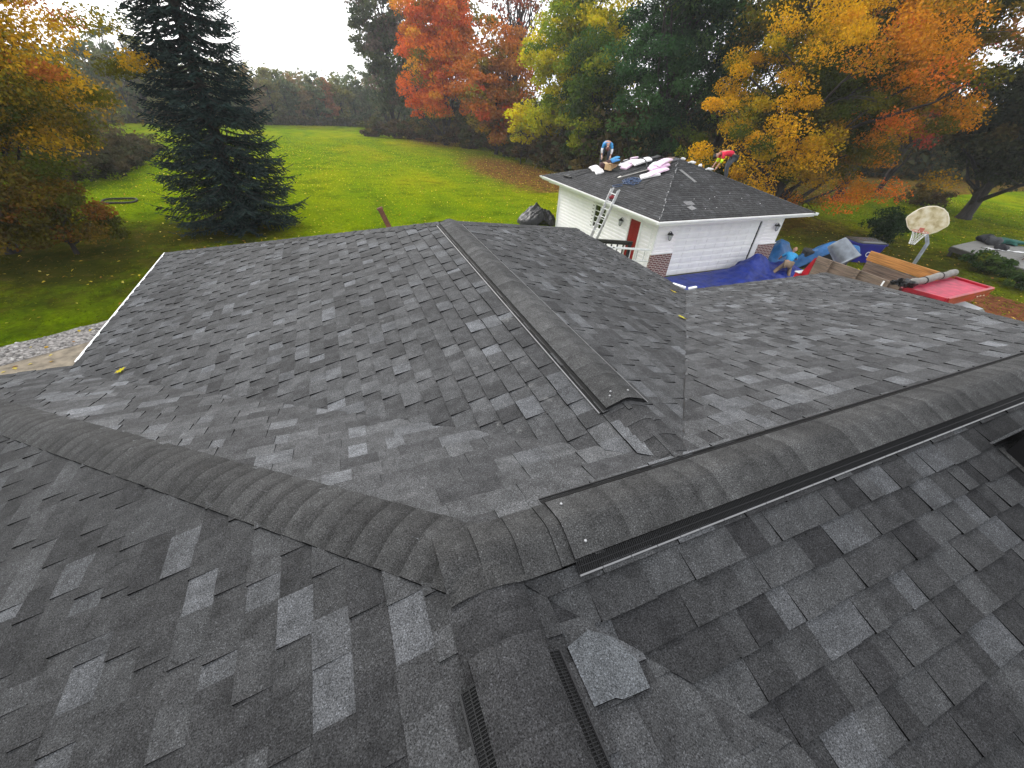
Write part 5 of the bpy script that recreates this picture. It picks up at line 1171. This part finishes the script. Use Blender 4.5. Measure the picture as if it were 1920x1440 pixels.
# ------------------------------------------------------------------ trees
LB = np.array([1.18, 1.16, .9])
def leaf_obj(name, parent, P, S, C, rs, m, flat=.35, asp=.62):
    """P (N,3) centres, S (N) half sizes, C (N,3) colours -> one mesh of bent leaf-clump faces"""
    N = len(P); nrm = rs.normal(size=(N, 3)); nrm[:, 2] += flat*2; nrm /= np.linalg.norm(nrm, axis=1, keepdims=True)
    t = rs.normal(size=(N, 3)); t -= nrm*np.sum(t*nrm, 1, keepdims=True); t /= np.linalg.norm(t, axis=1, keepdims=True)+1e-9; bt_ = np.cross(nrm, t)
    s = S[:, None]; V = np.stack([P-t*s, P-bt_*s*asp+nrm*s*.18, P+t*s, P+bt_*s*asp+nrm*s*.18], 1).reshape(-1, 3)
    me = bpy.data.meshes.new(name); me.vertices.add(4*N); me.vertices.foreach_set('co', V.astype(np.float32).ravel()); me.loops.add(4*N); me.loops.foreach_set('vertex_index', np.arange(4*N, dtype=np.int32))
    me.polygons.add(N); me.polygons.foreach_set('loop_start', np.arange(0, 4*N, 4, dtype=np.int32)); me.polygons.foreach_set('loop_total', np.full(N, 4, np.int32))
    ca = me.color_attributes.new('Col', 'FLOAT_COLOR', 'CORNER'); c4 = np.ones((4*N, 4), np.float32); c4[:, :3] = np.repeat(np.clip(np.asarray(C)*LB, 0, .8), 4, 0); ca.data.foreach_set('color', c4.ravel())
    me.materials.append(m); me.update(calc_edges=True); me.validate(); o = bpy.data.objects.new(name, me); return link(o, parent)
def limb(b, p, q, r0, r1, rg, n=4, wob=.12, sides=6):
    p = Vector(p); q = Vector(q); L = (q-p).length; pts = []; rad = []
    for i in range(n+1):
        t = i/n; w_ = 0 if i in (0, n) else wob*L; pts.append(p.lerp(q, t)+Vector((rg.uniform(-w_, w_), rg.uniform(-w_, w_), rg.uniform(-w_*.4, w_*.8)))); rad.append(r0+(r1-r0)*t)
    b.tube(pts, rad, sides); return pts
def tree(name, base, crown_c, radii, pal, label, seed, n_clump=120, per=160, cr=.9, leaf=.11, trunk_r=.25, cat='tree', group=None, limbs=16, hollow=.45, squash=.55, bare=0., trunk_top=.55, lump=.22, twig=1., lean=(0, 0), zmin=None):
    rg = random.Random(seed); rs = np.random.default_rng(seed); base = Vector(base); cc = Vector(crown_c); e = empty(name, base, 0, label, cat, group)
    # clump centres inside a lumpy ellipsoid
    d = rs.normal(size=(n_clump, 3)); d /= np.linalg.norm(d, axis=1, keepdims=True); u = rs.random(n_clump)**hollow
    ph = rs.uniform(0, 6, 6); lm = 1+lump*(np.sin(3*d[:, 0]+ph[0]+2*d[:, 2])*np.sin(2.5*d[:, 1]+ph[1])+.6*np.sin(5*d[:, 2]+ph[2]+3*d[:, 0]))
    rad = np.array(radii); Cn = d*u[:, None]*lm[:, None]; Cp = Cn*rad+np.array(cc)
    # lower half narrower-to-wider as in hanging crowns is left to radii; keep above ground
    zfl = base.z+.25 if zmin is None else zmin; Cp[:, 2] = np.maximum(Cp[:, 2], zfl+rs.random(n_clump)*.5)
    # trunk and limbs
    b = MB(); top = Vector((cc.x+lean[0], cc.y+lean[1], cc.z+radii[2]*trunk_top)); tp = [base-Vector((0, 0, .3)), base+Vector((0, 0, .4)), base.lerp(top, .35)+Vector((rg.uniform(-.2, .2), rg.uniform(-.2, .2), 0)), base.lerp(top, .7)+Vector((rg.uniform(-.3, .3), rg.uniform(-.3, .3), 0)), top]
    b.tube([p-base for p in tp], [trunk_r*1.5, trunk_r, trunk_r*.8, trunk_r*.45, trunk_r*.12], 10)
    order = rs.permutation(n_clump)[:limbs]
    def tpt(t):
        t = min(max(t, 0), .999)*(len(tp)-1); i = int(t); return tp[i].lerp(tp[i+1], t-i)
    for k in order:
        q = Vector(Cp[k]); h = max(.15, min(.95, ((q.z-base.z)/(top.z-base.z+1e-6))*.7)); p = tpt(h); pts = limb(b, p-base, q-base, trunk_r*(.62-.4*h), trunk_r*.06, rg, 4, .07)
        for _ in range(int(3*twig)):
            j = rg.randint(1, 4); a = pts[j]; o_ = Vector((rg.uniform(-1, 1)*radii[0], rg.uniform(-1, 1)*radii[1], rg.uniform(-.2, .9)*radii[2]))*.32; limb(b, a, a+o_, trunk_r*.11, trunk_r*.025, rg, 3, .1, 4)
    b.build('trunk', M['bark'], e, smooth=True)
    if bare < 1:
        keep = rs.random(n_clump) >= bare; Pk = []; Ck = []; Sk = []
        for k in np.nonzero(keep)[0]:
            m_ = int(per*rs.uniform(.6, 1.4)); r_ = cr*rs.uniform(.6, 1.35); g = rs.normal(size=(m_, 3)); g /= np.linalg.norm(g, axis=1, keepdims=True)+1e-9; g *= (rs.random(m_)**.42)[:, None]
            g[:, 2] = g[:, 2]*squash-.12*(g[:, 0]**2+g[:, 1]**2); P = Cp[k]+g*r_; c = np.array(pal(Cn[k], rg)); Pk.append(P); Ck.append(c*rs.uniform(.72, 1.3, (m_, 1))*rs.uniform(.93, 1.07, (m_, 3))); Sk.append(leaf*rs.uniform(.6, 1.3, m_))
        P = np.concatenate(Pk); P[:, 2] = np.maximum(P[:, 2], base.z+.05); leaf_obj('crown', e, P-np.array(base), np.concatenate(Sk), np.concatenate(Ck), rs, M['leaf'])
    return e
def pick(*opts):
    w_ = [o[1] for o in opts]; cs_ = [o[0] for o in opts]
    return lambda n, rg: rg.choices(cs_, w_)[0]
def at_ground(x, y): return (x, y, g1(x, y))
# near multi-coloured maple at the left edge
def palA(n, rg):
    h = n[2]+.25*math.sin(3*n[0]+2*n[1])
    if h > -.08: return rg.choices([(.50, .30, .02), (.55, .34, .03), (.45, .17, .05), (.24, .20, .02), (.13, .13, .025)], [3, 3, 2, 2, 1])[0]
    if h > -.5: return rg.choices([(.06, .08, .012), (.10, .10, .012), (.36, .22, .015), (.18, .13, .015)], [2.5, 3, 1.6, 2])[0]
    return rg.choices([(.12, .085, .012), (.16, .075, .014), (.09, .075, .012), (.06, .07, .012), (.26, .05, .02)], [3, 2.4, 2.4, 2, .5])[0]
tree('maple_tree', (-11.6, 21.0, 0), (-11.1, 21.7, 7.2), (4.5, 4.2, 6.9), palA, 'large maple at the left edge turning from olive brown below to gold above', 101, n_clump=520, per=400, cr=.95, leaf=.058, trunk_r=.26, limbs=36, hollow=.55, squash=.5, trunk_top=.6, zmin=.7, group='maple trees')
def palA2(n, rg): return rg.choices([(.13, .085, .013), (.17, .075, .015), (.10, .085, .012), (.07, .075, .012)], [3, 2, 3, 2])[0]
tree('maple_sapling', (-9.4, 20.3, 0), (-9.6, 20.4, 1.5), (2.4, 1.8, 1.5), palA2, 'low drooping brown-olive branches of a young tree before the left maple', 102, n_clump=60, per=330, cr=.6, leaf=.055, trunk_r=.07, limbs=22, hollow=.6, squash=.6, zmin=.08)

# blue spruce
def spruce(base, H_, R0, label, seed):
    rg = random.Random(seed); rs = np.random.default_rng(seed); e = empty('spruce_tree', base, 0, label, 'tree'); b = MB()
    b.tube([(0, 0, -.2), (0, 0, H_*.3), (.05, 0, H_*.65), (0, 0, H_)], [.26, .19, .11, .02], 10); br = b; P = []; T = []; S = []; C = []
    z = .35
    while z < H_-.4:
        f = z/H_; L0 = R0*(1-f)**1.0*(1 if z > 1.2 else .82+.15*z); nb = rg.randint(7, 9) if f < .7 else 6; a0 = rg.uniform(0, 6.28)
        for k in range(nb):
            a = a0+2*math.pi*k/nb+rg.uniform(-.3, .3); L = L0*rg.uniform(.74, 1.06); dr = rg.uniform(.10, .30)+.12*(1-f); d = np.array([math.cos(a), math.sin(a)]); pr = np.array([-d[1], d[0]])
            zz = z+rg.uniform(-.15, .15); tip = rg.uniform(.05, .16)
            def pos(t): return np.array([d[0]*L*t, d[1]*L*t, zz-dr*L*(t-.35*t**3)+tip*L*t**3])
            br.tube([pos(t) for t in (0, .3, .6, .95)], [.035*(1-f)+.012, .024*(1-f)+.008, .014, .004], 4)
            ntw = max(6, int(L*12))
            for i in range(ntw):
                t = .18+.82*(i+rg.random())/ntw; p = pos(t); tl = (.18+.55*L*.32*(1-t)**.6+.1)*rg.uniform(.7, 1.2); sg = 1 if i % 2 else -1
                dirn = np.array([*(pr*sg*rg.uniform(.55, .95)+d*rg.uniform(.5, .9)), -.28+rg.uniform(-.12, .2)]); dirn /= np.linalg.norm(dirn)
                m_ = max(3, int(tl/.085))
                for j in range(m_):
                    q = p+dirn*tl*(j+.5)/m_+np.array([0, 0, -.10*((j+.5)/m_)**2]); P.append(q); T.append(dirn+rs.normal(size=3)*.22); S.append(rg.uniform(.075, .12)*(1-.25*j/m_)); g = rg.uniform(.75, 1.3); c = rg.choice([(.020, .034, .034), (.026, .040, .036), (.030, .050, .046), (.016, .026, .022)]); C.append([x*g*1.15 for x in c])
            for j in range(4):
                q = pos(.97+.05*j); P.append(q); T.append(np.array([d[0], d[1], .35])+rs.normal(size=3)*.25); S.append(.08); C.append((.035, .055, .05))
        z += rg.uniform(.17, .26)
    b.build('trunk', M['bark'], e, smooth=True)
    P = np.array(P); T = np.array(T); T /= np.linalg.norm(T, axis=1, keepdims=True); S = np.array(S); N = len(P)
    P = np.concatenate([P, P]); T = np.concatenate([T, T]); S = np.concatenate([S, S]); C = np.concatenate([np.array(C)]*2)
    W_ = rs.normal(size=(2*N, 3)); W_ -= T*np.sum(W_*T, 1, keepdims=True); W_ /= np.linalg.norm(W_, axis=1, keepdims=True); s = S[:, None]
    V = np.stack([P-T*s*1.15, P-W_*s*.30, P+T*s*1.25, P+W_*s*.30], 1).reshape(-1, 3); N2 = 2*N
    me = bpy.data.meshes.new('needles'); me.vertices.add(4*N2); me.vertices.foreach_set('co', V.astype(np.float32).ravel()); me.loops.add(4*N2); me.loops.foreach_set('vertex_index', np.arange(4*N2, dtype=np.int32))
    me.polygons.add(N2); me.polygons.foreach_set('loop_start', np.arange(0, 4*N2, 4, dtype=np.int32)); me.polygons.foreach_set('loop_total', np.full(N2, 4, np.int32))
    ca = me.color_attributes.new('Col', 'FLOAT_COLOR', 'CORNER'); c4 = np.ones((4*N2, 4), np.float32); c4[:, :3] = np.repeat(C, 4, 0); ca.data.foreach_set('color', c4.ravel()); me.materials.append(M['needle']); me.update(calc_edges=True); me.validate()
    link(bpy.data.objects.new('crown', me), e); return e
spruce((-4.15, 23.5, 0), 19, 3.0, 'tall dark blue spruce standing on the lawn behind the house ridge', 7)

# trees along the right side of the field
palG = pick(((.025, .065, .028), 3), ((.040, .095, .036), 3), ((.07, .14, .045), 1.8), ((.014, .032, .018), 2), ((.09, .14, .03), .6))
tree('shade_tree', at_ground(25.0, 30.4), (25.2, 30.4, 10.0), (4.9, 4.6, 8.2), palG, 'tall dense dark green tree directly behind the garage', 103, n_clump=300, per=190, cr=1.15, leaf=.11, trunk_r=.34, limbs=22, hollow=.5, group='green trees behind the garage')
palG2 = pick(((.045, .085, .02), 3), ((.09, .14, .022), 3), ((.20, .22, .018), 2.2), ((.03, .05, .016), 1.5))
tree('shade_tree', at_ground(22.4, 36.8), (22.6, 36.6, 6.3), (3.4, 3.4, 5.2), palG2, 'mid green tree between the dark green tree and the yellow-green one', 104, n_clump=150, per=170, cr=1.0, leaf=.12, trunk_r=.2, limbs=14, group='green trees behind the garage')
def palYG(n, rg):
    return rg.choices([(.52, .43, .015), (.36, .35, .015), (.19, .24, .018), (.09, .15, .02)], [2.6+2*max(n[2], 0), 3, 2, 1])[0]
tree('yellow_green_tree', at_ground(24.0, 42.5), (23.6, 42.0, 9.2), (5.2, 4.6, 8.2), palYG, 'tall yellow-green tree left of the dark green tree behind the garage', 105, n_clump=280, per=200, cr=1.15, leaf=.13, trunk_r=.26, limbs=22, hollow=.5)
palY = pick(((.68, .54, .01), 4), ((.55, .46, .015), 2), ((.35, .35, .02), 1))
tree('yellow_sapling', at_ground(20.9, 47.8), (20.7, 47.4, 3.5), (1.9, 1.6, 2.3), palY, 'small bright yellow sapling at the edge of the field', 106, n_clump=46, per=90, cr=.75, leaf=.13, trunk_r=.06, limbs=8)
palO = pick(((.66, .17, .022), 4), ((.56, .12, .03), 3), ((.46, .17, .03), 2), ((.60, .28, .03), 1.4), ((.2, .18, .03), .7))
tree('orange_maple', at_ground(18.0, 70.5), (16.6, 69.0, 11.5), (6.0, 5.5, 10.2), palO, 'bright orange maple standing on the right edge of the field', 107, n_clump=210, per=200, cr=1.5, leaf=.18, trunk_r=.3, limbs=26, hollow=.45, group='maple trees', zmin=1.0)
palR = pick(((.42, .14, .03), 3), ((.32, .13, .035), 3), ((.44, .24, .025), 2), ((.2, .15, .03), 1.6), ((.5, .10, .04), .8))
tree('rust_maple', at_ground(21.5, 57.5), (20.9, 57.0, 6.3), (5.0, 4.6, 6.0), palR, 'rust brown maple below and right of the bright orange one', 108, n_clump=150, per=120, cr=1.25, leaf=.19, trunk_r=.24, limbs=24, hollow=.45, group='maple trees')
palB = pick(((.26, .07, .045), 3), ((.32, .12, .06), 2), ((.20, .10, .05), 2))
tree('half_bare_tree', at_ground(28.4, 68.5), (28.0, 68.0, 15.5), (6.6, 6.0, 10.5), palB, 'tall half bare tree with thin red leaves above the rust brown maple', 109, n_clump=150, per=34, cr=1.4, leaf=.2, trunk_r=.36, limbs=60, twig=2.2, hollow=.4, bare=.35)
palGP = pick(((.075, .09, .06), 3), ((.10, .12, .07), 3), ((.13, .10, .10), 2), ((.055, .075, .05), 2))
tree('grey_green_tree', at_ground(12.5, 86.0), (12.0, 85.0, 12.2), (5.6, 5.0, 11.6), palGP, 'tall grey-green tree with a purplish top at the far corner of the field', 110, n_clump=170, per=110, cr=1.5, leaf=.25, trunk_r=.34, limbs=26, hollow=.5)
palGD = pick(((.05, .08, .04), 3), ((.075, .11, .045), 3), ((.14, .11, .04), 1))
tree('grey_green_tree', at_ground(17.5, 84.0), (17.0, 83.0, 7.0), (4.6, 4.0, 7.6), palGD, 'shorter dark green tree between the grey-green tree and the orange maple', 111, n_clump=90, per=90, cr=1.5, leaf=.24, trunk_r=.25, limbs=12)
tree('grey_green_tree', at_ground(24.5, 90.0), (24.5, 90.0, 11.0), (6, 5, 10), palGD, 'tall dark tree standing behind the orange maple', 112, n_clump=100, per=80, cr=1.8, leaf=.3, trunk_r=.3, limbs=14)
# golden maple right of the garage
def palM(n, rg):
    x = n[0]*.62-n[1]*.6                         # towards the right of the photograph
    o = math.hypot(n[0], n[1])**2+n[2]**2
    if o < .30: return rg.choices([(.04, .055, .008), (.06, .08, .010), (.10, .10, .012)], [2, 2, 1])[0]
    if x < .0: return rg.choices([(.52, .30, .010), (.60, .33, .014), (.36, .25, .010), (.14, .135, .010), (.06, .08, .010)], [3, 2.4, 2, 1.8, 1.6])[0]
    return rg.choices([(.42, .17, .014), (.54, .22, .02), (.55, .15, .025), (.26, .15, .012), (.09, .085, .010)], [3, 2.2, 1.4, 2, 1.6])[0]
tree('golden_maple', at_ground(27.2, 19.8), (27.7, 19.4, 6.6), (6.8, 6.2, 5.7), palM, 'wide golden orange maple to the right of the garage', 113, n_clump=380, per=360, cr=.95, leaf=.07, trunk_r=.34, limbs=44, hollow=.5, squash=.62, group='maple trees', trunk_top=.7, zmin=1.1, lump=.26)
palX = pick(((.26, .15, .02), 3), ((.18, .13, .02), 3), ((.40, .17, .03), 1.6), ((.09, .09, .02), 2))
tree('olive_tree', at_ground(42.5, 25.0), (42.3, 24.6, 11.5), (6.2, 6.0, 8.0), palX, 'tall olive and orange tree behind the golden maple, towards the right edge', 117, n_clump=240, per=150, cr=1.2, leaf=.14, trunk_r=.35, limbs=26, hollow=.5)
tree('olive_tree', at_ground(30.5, 29.5), (30.3, 29.0, 12.0), (4.2, 4.2, 8.5), palG2, 'tall green tree filling the sky between the dark green tree and the golden maple', 118, n_clump=130, per=130, cr=1.1, leaf=.12, trunk_r=.3, limbs=24, hollow=.5)
def palD(n, rg): return rg.choices([(.07, .075, .014), (.12, .10, .014), (.055, .065, .02), (.34, .16, .02), (.22, .14, .016)], [3, 2.4, 2, 1.0, 1.4])[0]
tree('large_dark_tree', at_ground(32.0, 23.5), (33.5, 23.6, 14.0), (9.2, 8.0, 7.0), palD, 'huge tree with heavy dark limbs and thin olive leaves above the golden maple', 114, n_clump=330, per=190, cr=1.2, leaf=.12, trunk_r=.62, limbs=44, twig=1.3, hollow=.5, trunk_top=.2, lean=(-1, .5))
palRR = pick(((.30, .035, .035), 3), ((.38, .07, .05), 2), ((.26, .09, .04), 1.4))
tree('red_tree', at_ground(52.0, 27.0), (51.5, 26.5, 9.5), (4.0, 4.0, 4.6), palRR, 'red-leaved tree far off between the golden maple and the right-hand tree', 115, n_clump=80, per=80, cr=1.1, leaf=.16, trunk_r=.25, limbs=16, hollow=.45)
palT9 = pick(((.040, .050, .028), 3), ((.055, .06, .032), 3), ((.085, .07, .032), 1.4), ((.03, .036, .022), 2))
tree('broad_tree', at_ground(47.0, 17.5), (47.5, 17.3, 6.9), (5.4, 5.2, 4.6), palT9, 'broad dull grey-green tree on the lawn at the right edge', 116, n_clump=210, per=150, cr=1.15, leaf=.14, trunk_r=.42, limbs=26, hollow=.5, trunk_top=.3, zmin=1.9)

# shrubs and brush
def shrub(name, p, r, pal, label, seed, n=30, per=90, cr=.5, leaf=.1, cat='shrub', group=None, limbs=8):
    p = at_ground(*p); return tree(name, p, (p[0], p[1], p[2]+r[2]*.85), r, pal, label, seed, n_clump=n, per=per, cr=cr, leaf=leaf, trunk_r=.05, limbs=limbs, cat=cat, group=group, hollow=.6, twig=.6, zmin=p[2]+.1)
palBr = pick(((.075, .055, .03), 3), ((.10, .068, .034), 2), ((.065, .07, .026), 3), ((.13, .10, .035), 1.4))
BL = 'brown brush shrub in the row at the foot of the trees right of the field'
for i, (x, y, r) in enumerate(((23.4, 33.0, 1.9), (22.6, 36.5, 2.0), (22.9, 40.0, 2.3), (23.0, 44.5, 2.0), (22.6, 50.0, 2.0), (23.2, 55.5, 1.9), (23.4, 62, 1.9), (23.0, 70, 1.9), (22.6, 79, 2.0), (22.6, 90, 2.0), (23.5, 102, 2.2))):
    shrub('brush_shrub', (x, y), (r*1.25, r*1.4, r*.95+.35*(i in (2, 3))), palBr, BL, 200+i, n=44, per=80, cr=.75, leaf=.09+y*.0016, group='brush along the tree line')
for i, (x, y, r) in enumerate(((9.2, 84.5, 1.5), (12.0, 82.5, 1.7), (14.6, 81.0, 1.6), (17.0, 77.0, 1.7), (18.6, 71.0, 1.6), (20.6, 65.5, 1.7))):
    shrub('brush_shrub', (x, y), (r*1.4, r*1.3, r*.9), palBr, BL, 260+i, n=40, per=70, cr=.75, leaf=.2, group='brush along the tree line')
shrub('brush_shrub', (20.6, 26.6), (2.6, 1.9, 1.5), palBr, 'dark brown brush right behind the garage roof', 220, n=60, per=100, cr=.6, leaf=.09)
shrub('brush_shrub', (25.6, 25.5), (2.4, 2.0, 2.0), palG2, 'green bush filling the gap between the garage and the golden maple', 221, n=60, per=100, cr=.6, leaf=.09)
BB = 'grey-brown thicket bush in the row left of the spruce'
for i, (x, y, r) in enumerate(((-14.2, 34.6, 1.25), (-13.6, 37.2, 1.35), (-14.0, 40.4, 1.3), (-13.9, 43.8, 1.2), (-14.6, 47.5, 1.1), (-15.2, 52.0, .9), (-16.5, 38, 1.7), (-17.2, 44, 1.6))):
    shrub('thicket_bush', (x, y), (r*1.3, r*1.4, r), pick(((.055, .052, .035), 3), ((.075, .06, .04), 2), ((.045, .05, .028), 2)), BB, 230+i, n=40, per=90, cr=.5, leaf=.09, cat='bush', group='thicket bushes left of the spruce')
shrub('evergreen_bush', (31.4, 14.7), (1.25, 1.2, 1.15), pick(((.014, .035, .012), 3), ((.022, .05, .016), 2)), 'dark green rounded bush standing left of the basketball hoop', 245, n=46, per=150, cr=.45, leaf=.06, cat='bush')
shrub('dry_bush', (49.0, 21.6), (2.6, 1.6, 1.0), palBr, 'low dry brown bush far behind the backboard', 246, n=40, per=80, cr=.6, leaf=.1, cat='bush')
shrub('weed_clump', (31.4, 9.6), (1.3, 1.1, .5), pick(((.03, .06, .014), 3), ((.06, .10, .02), 2), ((.14, .16, .02), 1)), 'leafy weeds growing against the near side of the grey deck', 247, n=34, per=50, cr=.4, leaf=.1, cat='weeds')
shrub('weed_clump', (29.9, 7.6), (1.0, .9, .35), pick(((.025, .05, .012), 3), ((.05, .08, .02), 2)), 'dark low weeds between the truck and the deck', 248, n=24, per=50, cr=.35, leaf=.09, cat='weeds')

# far wood beyond the field: separate trees, then the mass behind them
fw = [(-43, 90, 8.5, 0), (-39, 93, 9, 1), (-35.5, 95, 9.5, 0), (-31, 97, 12.5, 0), (-28, 97, 13.5, 0), (-24.5, 99, 12, 1), (-21, 101, 11, 0), (-17.5, 105, 9.5, 0), (-14, 108, 10, 0), (-11, 110, 9, 2), (-8, 112, 10, 1), (-5.2, 113, 9, 0), (-2.4, 114, 8.6, 2), (0.4, 115.5, 9.4, 0), (3.0, 116.5, 8.8, 3), (5.8, 117.5, 10, 1), (8.8, 118, 10.8, 0), (12, 118, 12, 0), (15.5, 117, 12.5, 1), (19.5, 114, 13, 0)]
fp = [pick(((.115, .145, .085), 3), ((.09, .115, .07), 2), ((.15, .155, .085), 1)), pick(((.20, .19, .08), 3), ((.15, .16, .07), 2)), pick(((.23, .165, .10), 3), ((.18, .15, .09), 2)), pick(((.34, .16, .10), 3), ((.25, .14, .09), 2))]
fl = ['dull grey-green tree in the far wood at the end of the field', 'olive yellow tree in the far wood at the end of the field', 'brownish tree in the far wood at the end of the field', 'small russet tree in the far wood right of the spruce']
for i, (x, y, h, k) in enumerate(fw):
    z = g1(x, y); tree('far_tree', (x, y, z), (x, y, z+h*.54), (2.5, 2.2, h*.5), fp[k], fl[k], 300+i, n_clump=40, per=62, cr=1.0, leaf=.26, trunk_r=.13, limbs=14, hollow=.5, group=['grey-green far trees', 'olive far trees', 'brownish far trees', None][k], zmin=z+.6, twig=.8)
for i, (x, y, h) in enumerate(((-30.5, 103, 14.5), (-27.5, 104, 15.5), (-25, 106, 13.5))):
    z = g1(x, y); tree('bare_far_tree', (x, y, z), (x, y, z+h*.6), (2.0, 2.0, h*.42), fp[2], 'tall bare grey tree rising above the far wood left of the spruce', 330+i, n_clump=60, per=10, cr=1.2, leaf=.22, trunk_r=.2, limbs=46, twig=2.5, bare=.6, group='bare far trees')
rs = np.random.default_rng(99)
def mass(name, pts, h0, h1, n, dep, leaf, cols, label, cat, m='leaf'):
    pts = np.array(pts, float); seg = np.cumsum(np.r_[0, np.hypot(*np.diff(pts, axis=0).T)]); t = rs.random(n)*seg[-1]; x = np.interp(t, seg, pts[:, 0]); y = np.interp(t, seg, pts[:, 1])
    hh = h0+(h1-h0)*(.5+.28*np.sin(t*.55)+.22*np.sin(t*1.37+1)); x += rs.normal(size=n)*dep*.4; y += rs.random(n)*dep; z = gz(x, y)+hh*rs.random(n)**.8
    C = np.array(cols)[((np.sin(t*.8)+np.sin(t*.33+2)+rs.normal(size=n)*.9+2)/4*len(cols)).astype(int).clip(0, len(cols)-1)]*rs.uniform(.7, 1.3, (n, 1))
    o = leaf_obj(name, None, np.stack([x, y, z], 1), leaf*rs.uniform(.6, 1.4, n), C, rs, M[m]); return tag(o, label, cat, kind='stuff')
mass('far_wood', [(-70, 92), (-46, 96), (-30, 104), (-12, 114), (6, 123), (20, 124), (32, 112)], 6, 10.5, 30000, 9, .42, [(.10, .125, .075), (.125, .145, .08), (.165, .155, .09), (.19, .15, .10)], 'hazy grey-green wood closing the far end of the field', 'wood')
mass('far_brush', [(-60, 90), (-43, 88.5), (-33, 94.5), (-20, 100), (-10, 107), (3, 113), (14, 115), (22, 110)], .6, 1.8, 9000, 3, .28, [(.05, .05, .032), (.075, .06, .04), (.06, .06, .034)], 'low brown brush along the far end of the field', 'brush')
mass('tree_line_brush', [(24.5, 28), (26, 44), (26.5, 55), (27, 80), (26, 105)], 3.5, 7, 22000, 5, .28, [(.03, .045, .018), (.05, .06, .022), (.075, .06, .028), (.05, .04, .022)], 'dark understorey behind the trees on the right of the field', 'undergrowth')
mass('right_wood', [(33, 34), (44, 36), (60, 36), (80, 30)], 3, 9, 22000, 7, .3, [(.028, .042, .018), (.05, .055, .02), (.10, .075, .02)], 'dark green wood behind the golden maple', 'wood')
mass('right_wood', [(66, 34), (90, 26), (110, 10), (116, -10)], 5, 11, 16000, 9, .4, [(.05, .06, .03), (.075, .075, .035), (.12, .085, .03)], 'far wood behind the broad tree at the right edge', 'wood')
mass('left_wood', [(-20, 36), (-22, 48), (-26, 62), (-32, 78)], 4, 8, 16000, 6, .24, [(.05, .06, .025), (.075, .065, .025), (.12, .08, .02)], 'olive wood behind the left maple', 'wood')
# grass tufts where the lawn is near enough to show them
n = 110000; x = np.concatenate([rs.uniform(-18, 24, 70000), 19+40*rs.random(40000)**1.3]); y = np.concatenate([9+70*rs.random(70000)**2.2, rs.uniform(1, 34, 40000)])
ok = ~((x > 10.6) & (x < 19.8) & (y > -6) & (y < 21.6)) & ~((x > -3.2) & (x < 12) & (y < 11.2)) & ~((y < 9.75+(x+14)*.565+.15) & (x < 0)); x, y = x[ok], y[ok]; n = len(x)
lit, dry = lawn_mix(x, y); pt_ = np.sin(x*.9+np.sin(y*.7))*np.sin(y*.55+np.sin(x*.4)); g = np.clip(.5+.5*pt_, 0, 1)[:, None]
C = np.array([.14, .225, .003])*(1-g)+np.array([.27, .28, .004])*g; dd = np.clip(dry*1.3, 0, 1)[:, None]; C = C*(1-dd)+np.array([.055, .06, .004])*dd; ll = np.clip(lit, 0, 1)[:, None]*(rs.random((n, 1)) < .7); C = C*(1-ll)+np.array([.15, .08, .02])*ll; C *= rs.uniform(.6, 1.5, (n, 1))
P = np.stack([x, y, gz(x, y)+.05*np.sin(x*.31+1)*np.sin(y*.23)+.005], 1)
o = leaf_obj('grass_tufts', None, P, (.035+.0008*np.hypot(x, y))*rs.uniform(.6, 1.4, n), C, rs, M['leaf'], flat=.1, asp=.35); tag(o, 'short green grass tufts of the mown lawn', 'grass', kind='stuff')
# fallen leaves over the lawn
n = 9000; x = np.concatenate([rs.uniform(-16, 24, 4200), 24-np.abs(rs.normal(size=1800))*5, rs.uniform(20, 60, 3000)]); y = np.concatenate([rs.uniform(9, 62, 4200), rs.uniform(22, 80, 1800), rs.uniform(2, 34, 3000)])
ok = ~((x > 10.8) & (x < 20.2) & (y > -6) & (y < 22)) & ~((x > -3.6) & (x < 12) & (y < 11.5)); x, y = x[ok], y[ok]; n = len(x)
C = np.array([(.55, .42, .06), (.45, .28, .05), (.6, .5, .15), (.3, .15, .04)])[rs.integers(0, 4, n)]
P = np.stack([x, y, gz(x, y)+.05*np.sin(x*.31+1)*np.sin(y*.23)+.05], 1)
o = leaf_obj('lawn_leaves', None, P, rs.uniform(.035, .075, n), C, rs, M['leaf'], flat=2.); tag(o, 'yellow leaves scattered over the lawn', 'leaves', kind='stuff')

# ------------------------------------------------------------------ haze
hm = bpy.data.materials.new('haze'); hm.use_nodes = True; hn = hm.node_tree.nodes; hn.remove(hn['Principled BSDF'])
pv = hn.new('ShaderNodeVolumePrincipled'); pv.inputs['Color'].default_value = (.93, .95, 1, 1); pv.inputs['Density'].default_value = .0006; pv.inputs['Anisotropy'].default_value = .2
hm.node_tree.links.new(pv.outputs[0], hn['Material Output'].inputs['Volume'])
b = MB(); b.box((-410, -410, -7), (410, 410, 32)); o = b.build('haze', hm, kind='stuff')
